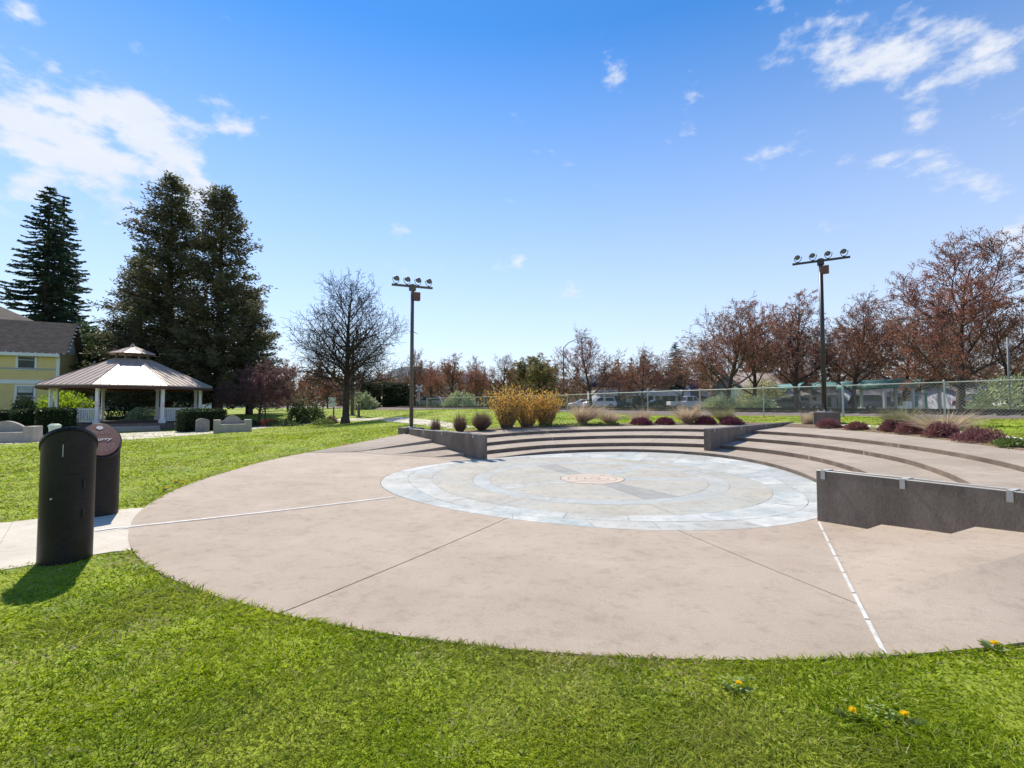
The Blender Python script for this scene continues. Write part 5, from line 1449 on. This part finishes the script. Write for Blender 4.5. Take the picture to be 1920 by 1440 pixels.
# ---- vehicles
def car(name, loc, rz, kind, paint, label, scale=1.0):
    root = tag(empty(name, loc, rz), label, {'pickup': 'pickup truck', 'suv': 'suv', 'sedan': 'car', 'van': 'van'}[kind]); root.scale = (scale,)*3
    if kind == 'pickup':
        prof = [(-2.85, .55), (-2.85, 1.02), (-2.78, 1.06), (-.65, 1.06), (-.62, 1.10), (1.35, 1.12), (2.55, 1.06), (2.78, .95), (2.82, .55), (2.5, .42), (-2.5, .42)]
        cab = [(-.62, 1.08), (-.50, 1.78), (-.2, 1.86), (.75, 1.86), (1.42, 1.13)]; wx = (-1.75, 1.85); W = 1.0; wr = .39
    elif kind == 'suv':
        prof = [(-2.3, .5), (-2.35, 1.0), (-2.2, 1.1), (1.05, 1.12), (2.15, 1.02), (2.38, .85), (2.4, .5), (2.1, .38), (-2.1, .38)]
        cab = [(-2.22, 1.08), (-2.0, 1.65), (-1.6, 1.74), (.2, 1.72), (1.12, 1.12)]; wx = (-1.4, 1.45); W = .93; wr = .36
    elif kind == 'van':
        prof = [(-2.7, .5), (-2.72, 1.2), (-2.7, 1.25), (1.7, 1.25), (2.5, 1.1), (2.7, .9), (2.7, .5), (2.4, .4), (-2.4, .4)]
        cab = [(-2.68, 1.2), (-2.62, 2.2), (-2.5, 2.3), (1.0, 2.3), (1.8, 1.25)]; wx = (-1.6, 1.75); W = 1.0; wr = .36
    else:
        prof = [(-2.2, .48), (-2.25, .85), (-2.05, .98), (-1.5, 1.0), (1.0, .98), (1.9, .88), (2.22, .72), (2.25, .46), (2.0, .33), (-2.0, .33)]
        cab = [(-1.62, .98), (-.95, 1.40), (-.5, 1.45), (.25, 1.43), (1.1, .98)]; wx = (-1.35, 1.4); W = .89; wr = .33
    def ex(poly, w0, w1, z0, z1):
        q = len(poly); f_ = lambda z: w0 + (w1-w0)*(z-z0)/(z1-z0)
        return MB().add([(x, -f_(z), z) for x, z in poly] + [(x, f_(z), z) for x, z in poly], [tuple(range(q)), tuple(range(q, 2*q))[::-1]] + [((i_+1) % q, i_, q+i_, q+(i_+1) % q) for i_ in range(q)])
    body = ex(prof, W, W*.96, .4, 1.15).build('body', paint, root, bevel=.06)
    z0, z1 = cab[0][1], max(z for x, z in cab)
    ex(cab, W*.93, W*.74, z0, z1).build('cabin', paint, root, bevel=.05)
    cx = sum(x for x, z in cab)/len(cab); ins = [(cx + (x-cx)*.88, z0 + .05 + (z-z0)*.80) for x, z in cab]
    f_ = lambda z: W*.93 + (W*.74-W*.93)*(z-z0)/(z1-z0) + .012
    for s in (-1, 1):
        xs = [x for x, z in ins]; mid_ = (min(xs)+max(xs))/2
        MB().add([(x, s*f_(z), z) for x, z in ins], [tuple(range(len(ins)))]).build('side_window', 'window', root)
        MB().box((mid_, s*(W*.87), (z0+z1)/2+.02), (.09, .12, (z1-z0)*.86)).build('pillar', paint, root)
        MB().box((max(xs)-.12, s*(W+.08), z0+.12), (.12, .2, .14)).build('mirror', paint, root, bevel=.02)
    a_, b_ = cab[-1], cab[-2]; w_ = W*.72
    MB().add([(a_[0]-.03+.02, -W*.84, a_[1]+.06), (a_[0]-.01, W*.84, a_[1]+.06), (b_[0]+.08, w_, b_[1]-.04), (b_[0]+.08, -w_, b_[1]-.04)], [(0, 1, 2, 3)]).build('windscreen', 'window', root)
    a_, b_ = cab[0], cab[1]
    MB().add([(a_[0]-.012, -W*.8, a_[1]+.1), (a_[0]-.012, W*.8, a_[1]+.1), (b_[0]-.03, w_, b_[1]-.05), (b_[0]-.03, -w_, b_[1]-.05)], [(3, 2, 1, 0)]).build('rear_window', 'window', root)
    for x in wx:
        for s in (-1, 1):
            m = MB().lathe([(wr*.55, -.12), (wr*.96, -.12), (wr, -.06), (wr, .06), (wr*.96, .12), (wr*.55, .12)], 20); m.v = [(x+p[0], s*(W-.08)+p[2], wr+p[1]) for p in m.v]
            wh = m.build('wheel', 'tyre', root)
            m = MB().lathe([(.02, .125), (wr*.25, .135), (wr*.62, .125), (wr*.62, .10), (.02, .10)], 14); m.v = [(x+p[0], s*(W-.08+p[2]), wr+p[1]) for p in m.v]
            m.build('rim', 'bracket', wh)
    xf, xr = max(x for x, z in prof), min(x for x, z in prof)
    for s in (-1, 1):
        MB().box((xf-.06, s*W*.72, .80 if kind != 'sedan' else .66), (.16, .38, .16)).build('headlight', 'lens', root, bevel=.02)
        MB().box((xr+.03, s*W*.84, .88 if kind != 'sedan' else .80), (.10, .2, .28 if kind != 'sedan' else .16)).build('tail_light', 'redlamp', root, bevel=.02)
    MB().box((xf-.03, 0, .5), (.12, W*1.7, .16)).build('front_bumper', 'car_silver', root, bevel=.02); MB().box((xr+.02, 0, .55), (.12, W*1.7, .16)).build('rear_bumper', 'car_silver', root, bevel=.02)
    return root
def park(u, v, Y, rz, kind, paint, lab, s=1.0):
    p = at(u, Y); car({'pickup': 'pickup_truck', 'suv': 'parked_suv', 'sedan': 'parked_car', 'van': 'parked_van'}[kind], p, rz, kind, paint, lab, s)
park(1290, 766, 70, .05, 'pickup', 'car_white', 'white crew cab pickup truck parked facing right')
park(1124, 766, 72, math.pi+.1, 'suv', 'car_white', 'white suv parked behind the tan grass, left of the dark cars')
park(1093, 766, 76, math.pi+.1, 'sedan', 'car_white', 'white car, leftmost in the lot right of the yellow shrubs')
park(1152, 766, 78, .3, 'suv', 'car_blue', 'dark blue suv with bright highlights right of the white suv')
park(1208, 766, 80, 0, 'suv', 'car_dark', 'black suv in front of the showroom windows')
park(1237, 766, 76, .2, 'sedan', 'car_dark', 'black car behind the tail of the pickup')
park(1474, 766, 56, .05, 'sedan', 'car_dark', 'dark sedan near the green house')
park(1500, 766, 60, .1, 'suv', 'car_silver', 'silver suv right of the dark sedan near the green house')
park(1632, 768, 55, .3, 'suv', 'car_blue', 'dark suv behind the fence right of the galvanized end post')
park(1915, 768, 42, math.pi, 'sedan', 'car_white', 'white car nose poking in at the right edge')
park(1850, 768, 52, .0, 'pickup', 'car_dark', 'dark pickup parked beside the lilac building')
park(292, 770, 70, .4, 'suv', 'car_silver', 'grey suv seen through the gazebo')
park(268, 772, 76, .4, 'sedan', 'car_dark', 'dark car seen through the gazebo left of the grey one')
park(452, 765, 72, .2, 'sedan', 'car_white', 'white car left of the plum tree far behind')
park(800, 757, 74, math.pi, 'suv', 'car_silver', 'silver suv far behind the left floodlight pole')
park(870, 760, 76, math.pi, 'sedan', 'car_white', 'white car behind the fence under the red trees')

# ---- buildings beyond the railway
def bpart(root, c, s, name, mt, par=None, rz=0):
    o = MB().box(c, s, rz).build(name, mt, par or root); return o
def cols(u0, u1, Y): return (u0-960)/F*Y, (u1-960)/F*Y
# showroom
Y = 92.0; x0, x1 = cols(1120, 1328, Y); gz_ = float(G((x0+x1)/2, Y))
sr = tag(empty('showroom', ((x0+x1)/2, Y, gz_)), 'long low white car showroom with dark glass front and blue band', 'building')
W_ = x1-x0; zt_ = height(731, Y) - gz_
bpart(sr, (0, 6, zt_/2), (W_, 12, zt_), 'wall', 'dealerwall')
bpart(sr, (0, -.3, zt_-.55), (W_+.6, .7, 1.2), 'parapet', 'dealerwall')
for k in range(7):
    x = -W_/2 + W_*(k+.5)/7; f_ = bpart(sr, (x, -.05, 1.7), (W_/7*.88, .12, 2.9), 'window', 'galv')
    for q in range(2): bpart(sr, (x + (q-.5)*W_/7*.42, -.13, 1.7), (W_/7*.38, .05, 2.6), 'pane', 'window', f_)
for k in range(5):
    x = -W_/2 + W_*k/4; bpart(sr, (x*.98, -.9, zt_/2), (.3, .3, zt_), 'column', 'dealerwall')
xa, xb = cols(1105, 1195, Y-.5); bpart(sr, ((xa+xb)/2-(x0+x1)/2, -1.0, height(722, Y)-gz_), (xb-xa, .4, .9), 'sign_band', 'navy')
bpart(sr, (cols(1300, 1300, Y)[0]-(x0+x1)/2, 1, zt_*.62), (1.6, 1.2, zt_*1.24), 'entrance_pier', 'whitepaint')
# blue pylon sign
p = at(1302, 74); py_ = tag(empty('pylon_sign', p), 'tall blue pylon sign standing by the showroom', 'sign'); h_ = height(712, 74) - p.z; h0 = height(752, 74) - p.z
bpart(py_, (0, 0, (h_+h0)/2), (1.15, .4, h_-h0), 'panel', 'bluesign'); bpart(py_, (0, 0, h0/2), (.9, .3, h0), 'base', 'dealerwall'); bpart(py_, (0, -.215, h_-.75), (.62, .03, .32), 'logo_panel', 'bluelogo'); bpart(py_, (0, -.215, h_-1.7), (.7, .03, .14), 'logo_panel', 'bluelogo')
# pale house with shingle roof and green walls
def gable_house(u0, u1, Y, veave, vridge, depth, wmat, rmat, label, rz=0, wins=2, name='house'):
    x0, x1 = cols(u0, u1, Y); c_ = at((u0+u1)/2, Y); root = tag(empty(name, c_, rz), label, 'building'); W_ = x1-x0; ze_ = height(veave, Y)-c_.z; zr_ = height(vridge, Y+depth/2)-c_.z
    bpart(root, (0, depth/2, ze_/2-.1), (W_, depth, ze_+.2), 'wall', wmat)
    for s in (-1, 1):
        x = s*(W_/2); MB().add([(x, 0, ze_), (x, depth, ze_), (x, depth/2, zr_), (x-s*.2, 0, ze_), (x-s*.2, depth, ze_), (x-s*.2, depth/2, zr_)], [(0, 1, 2), (5, 4, 3), (0, 3, 4, 1), (1, 4, 5, 2), (2, 5, 3, 0)]).build('gable', wmat, root)
    for d0, d1 in ((-.5, depth/2), (depth+.5, depth/2)):
        z0_ = ze_ - .5*(zr_-ze_)/(depth/2)
        MB().add([(s*(W_/2+.4), d, z+q) for q in (.02, .2) for s, d, z in ((-1, d0, z0_), (1, d0, z0_), (1, d1, zr_), (-1, d1, zr_))], [(3,2,1,0),(4,5,6,7),(0,1,5,4),(1,2,6,5),(2,3,7,6),(3,0,4,7)]).build('roof', rmat, root)
    for k in range(wins):
        x = -W_/2 + W_*(k+.5)/wins; f_ = bpart(root, (x, -.04, ze_*.52), (1.3, .1, 1.5), 'window', 'trim'); bpart(root, (x, -.1, ze_*.52), (1.1, .04, 1.3), 'pane', 'window', f_)
    return root
gable_house(1395, 1478, 66, 726, 701, 8, 'greenwall', 'shingle', 'green walled house with pale shingle roof behind the parked cars', .15, 3)
gable_house(1508, 1590, 62, 741, 726, 8, 'lilacwall', 'greyshingle', 'pale lilac building with grey roof right of the black pole', 0, 3)
gable_house(1620, 1700, 58, 741, 724, 8, 'lilacwall', 'greyshingle', 'pale lilac building with grey roof left of the green canopy', 0, 3)
gable_house(1812, 1885, 56, 739, 722, 8, 'lilacwall', 'greyshingle', 'pale lilac building with grey roof right of the stout trunk', 0, 2)
gable_house(350, 425, 95, 752, 742, 8, 'whitepaint', 'greyshingle', 'small white building far behind the right side of the gazebo', .1, 2)
gable_house(150, 240, 70, 722, 700, 9, 'lilacwall', 'greyshingle', 'pale grey house behind the gazebo left bays', .2, 3)
# green barrel roofed canopy
def canopy(u0, u1, Y, vtop, vbot, label, dome):
    x0, x1 = cols(u0, u1, Y); c_ = at((u0+u1)/2, Y); root = tag(empty('canopy', c_), label, 'canopy'); W_ = x1-x0; zt_, zb_ = height(vtop, Y)-c_.z, height(vbot, Y)-c_.z
    n = 14; m = MB(); vs = []
    for d in (0, 7):
        for k in range(n+1):
            t = k/n; z = zb_ + (zt_-zb_)*(math.sin(math.pi*t)**.6 if dome else min(1, 5*t, 5*(1-t))); vs.append((-W_/2 + W_*t, d, z))
    q = n+1; m.add(vs, [(k, k+1, q+k+1, q+k) for k in range(n)] + [tuple(range(q))[::-1], tuple(range(q, 2*q))]).build('roof', 'greenroof', root)
    bpart(root, (0, 3.5, zb_-.12), (W_, 7, .22), 'fascia', 'greenroof')
    for k in range(2):
        x = -W_/2*.86 + W_*.86*k; bpart(root, (x, .4, zb_/2-.1), (.22, .22, zb_), 'post', 'greywall')
    return root
canopy(1615, 1690, 50, 712, 719, 'long flat green metal canopy roof left of the domed one', False)
canopy(1660, 1722, 46, 709, 722, 'domed dark green canopy over the entrance right of centre', True)
canopy(1735, 1770, 52, 709, 718, 'small domed green canopy right of the larger dome', True)
canopy(1500, 1525, 58, 717, 725, 'small pale green dome canopy left of the black pole', True)
canopy(1550, 1580, 58, 715, 724, 'small green dome canopy behind the galvanized end post', True)
# teal play posts, white box
p = at(1715, 48); root = tag(empty('teal_post', p), 'teal painted posts with rails near the white box', 'post'); bpart(root, (0, 0, .8), (.5, .2, 1.6), 'post', 'teal'); bpart(root, (1.1, 0, .9), (.14, .14, 1.8), 'rail', 'teal'); bpart(root, (.6, 0, 1.75), (1.3, .1, .1), 'rail', 'teal')
p = at(1700, 46); root = tag(empty('meter_box', p), 'small white cabinet behind the fence left of the teal posts', 'cabinet'); bpart(root, (0, 0, .5), (.6, .4, 1.0), 'body', 'whitepaint'); bpart(root, (-.55, 0, .3), (.4, .4, .6), 'base', 'whitepaint')
# ---- poles, signs
def pole(name, u, Y, vtop, rad, mt, label, cat, arm=None):
    p = at(u, Y); root = tag(empty(name, p), label, cat); h_ = height(vtop, Y)-p.z
    MB().tube([(0, 0, -.2), (0, 0, h_)], [rad, rad*.8], 10).build('shaft', mt, root, smooth=True)
    MB().lathe([(rad*1.9, 0), (rad*1.9, .06), (rad*1.2, .12)], 10).build('foot', mt, root)
    return root, h_
root, h_ = pole('street_light', 1057, 78, 651, .12, 'pole_brown', 'tall grey street light with curved arm beside the olive tree', 'street light')
MB().tube([(0, 0, h_-.1), (.8, -.2, h_+.7), (2.2, -.6, h_+1.3), (3.2, -.8, h_+1.4)], [.07, .06, .05, .05], 6).build('arm', 'pole_brown', root); MB().box((3.6, -.9, h_+1.38), (.9, .35, .16)).build('lamp_head', 'galv', root, bevel=.03)
root, h_ = pole('utility_pole', 661, 44, 640, .15, 'woodpole', 'wooden utility pole close behind the leafless tree', 'utility pole')
MB().box((0, 0, h_-.5), (2.2, .12, .14), .4).build('crossarm', 'woodpole', root)
root, h_ = pole('metal_post', 666, 43, 716, .045, 'galv', 'thin grey metal post beside the wooden utility pole', 'post')
root, h_ = pole('wooden_bollard', 673, 41, 758, .12, 'woodpole', 'short wooden bollard right of the utility pole', 'bollard')
root, h_ = pole('tall_post', 1893, 25, 632, .05, 'pole_grey', 'tall grey post rising above the fence at the right edge', 'post')
root, h_ = pole('park_sign', 626, 39, 744, .06, 'woodpole', 'white sign panel on a dark post left of the leafless tree', 'sign')
MB().box((-.12, -.08, h_-.42), (.55, .05, .75), .25).build('panel', 'signwhite', root)
root, h_ = pole('crossing_signal', 786, 58, 724, .07, 'galv', 'railway crossing signal post far right of the floodlight pole', 'signal')
for s in (-1, 1): MB().box((0, -.08, h_-.25), (1.1, .05, .18), 0, Matrix.Rotation(s*R(45), 3, 'Y')).build('crossbuck', 'signwhite', root)
for s in (-1, 1): MB().lathe([(.16, -.06), (.17, .05), (.1, .09)], 12, (s*.38, -.05, h_-1.2)).build('signal_lamp', 'pole_black', root)
for k, (u, Y, lab) in enumerate([(498, 36.0, 'slim dark post in the flower bed left of the conical shrub'), (606, 38.5, 'slim dark post behind the low plants by the white sign')]):
    root, h_ = pole('slim_post', u, Y, 764, .05, 'pole_black', lab, 'post'); MB().lathe([(.05, 0), (.11, .08), (.11, .16), (.03, .24)], 10, (0, 0, h_)).build('finial', 'pole_black', root)
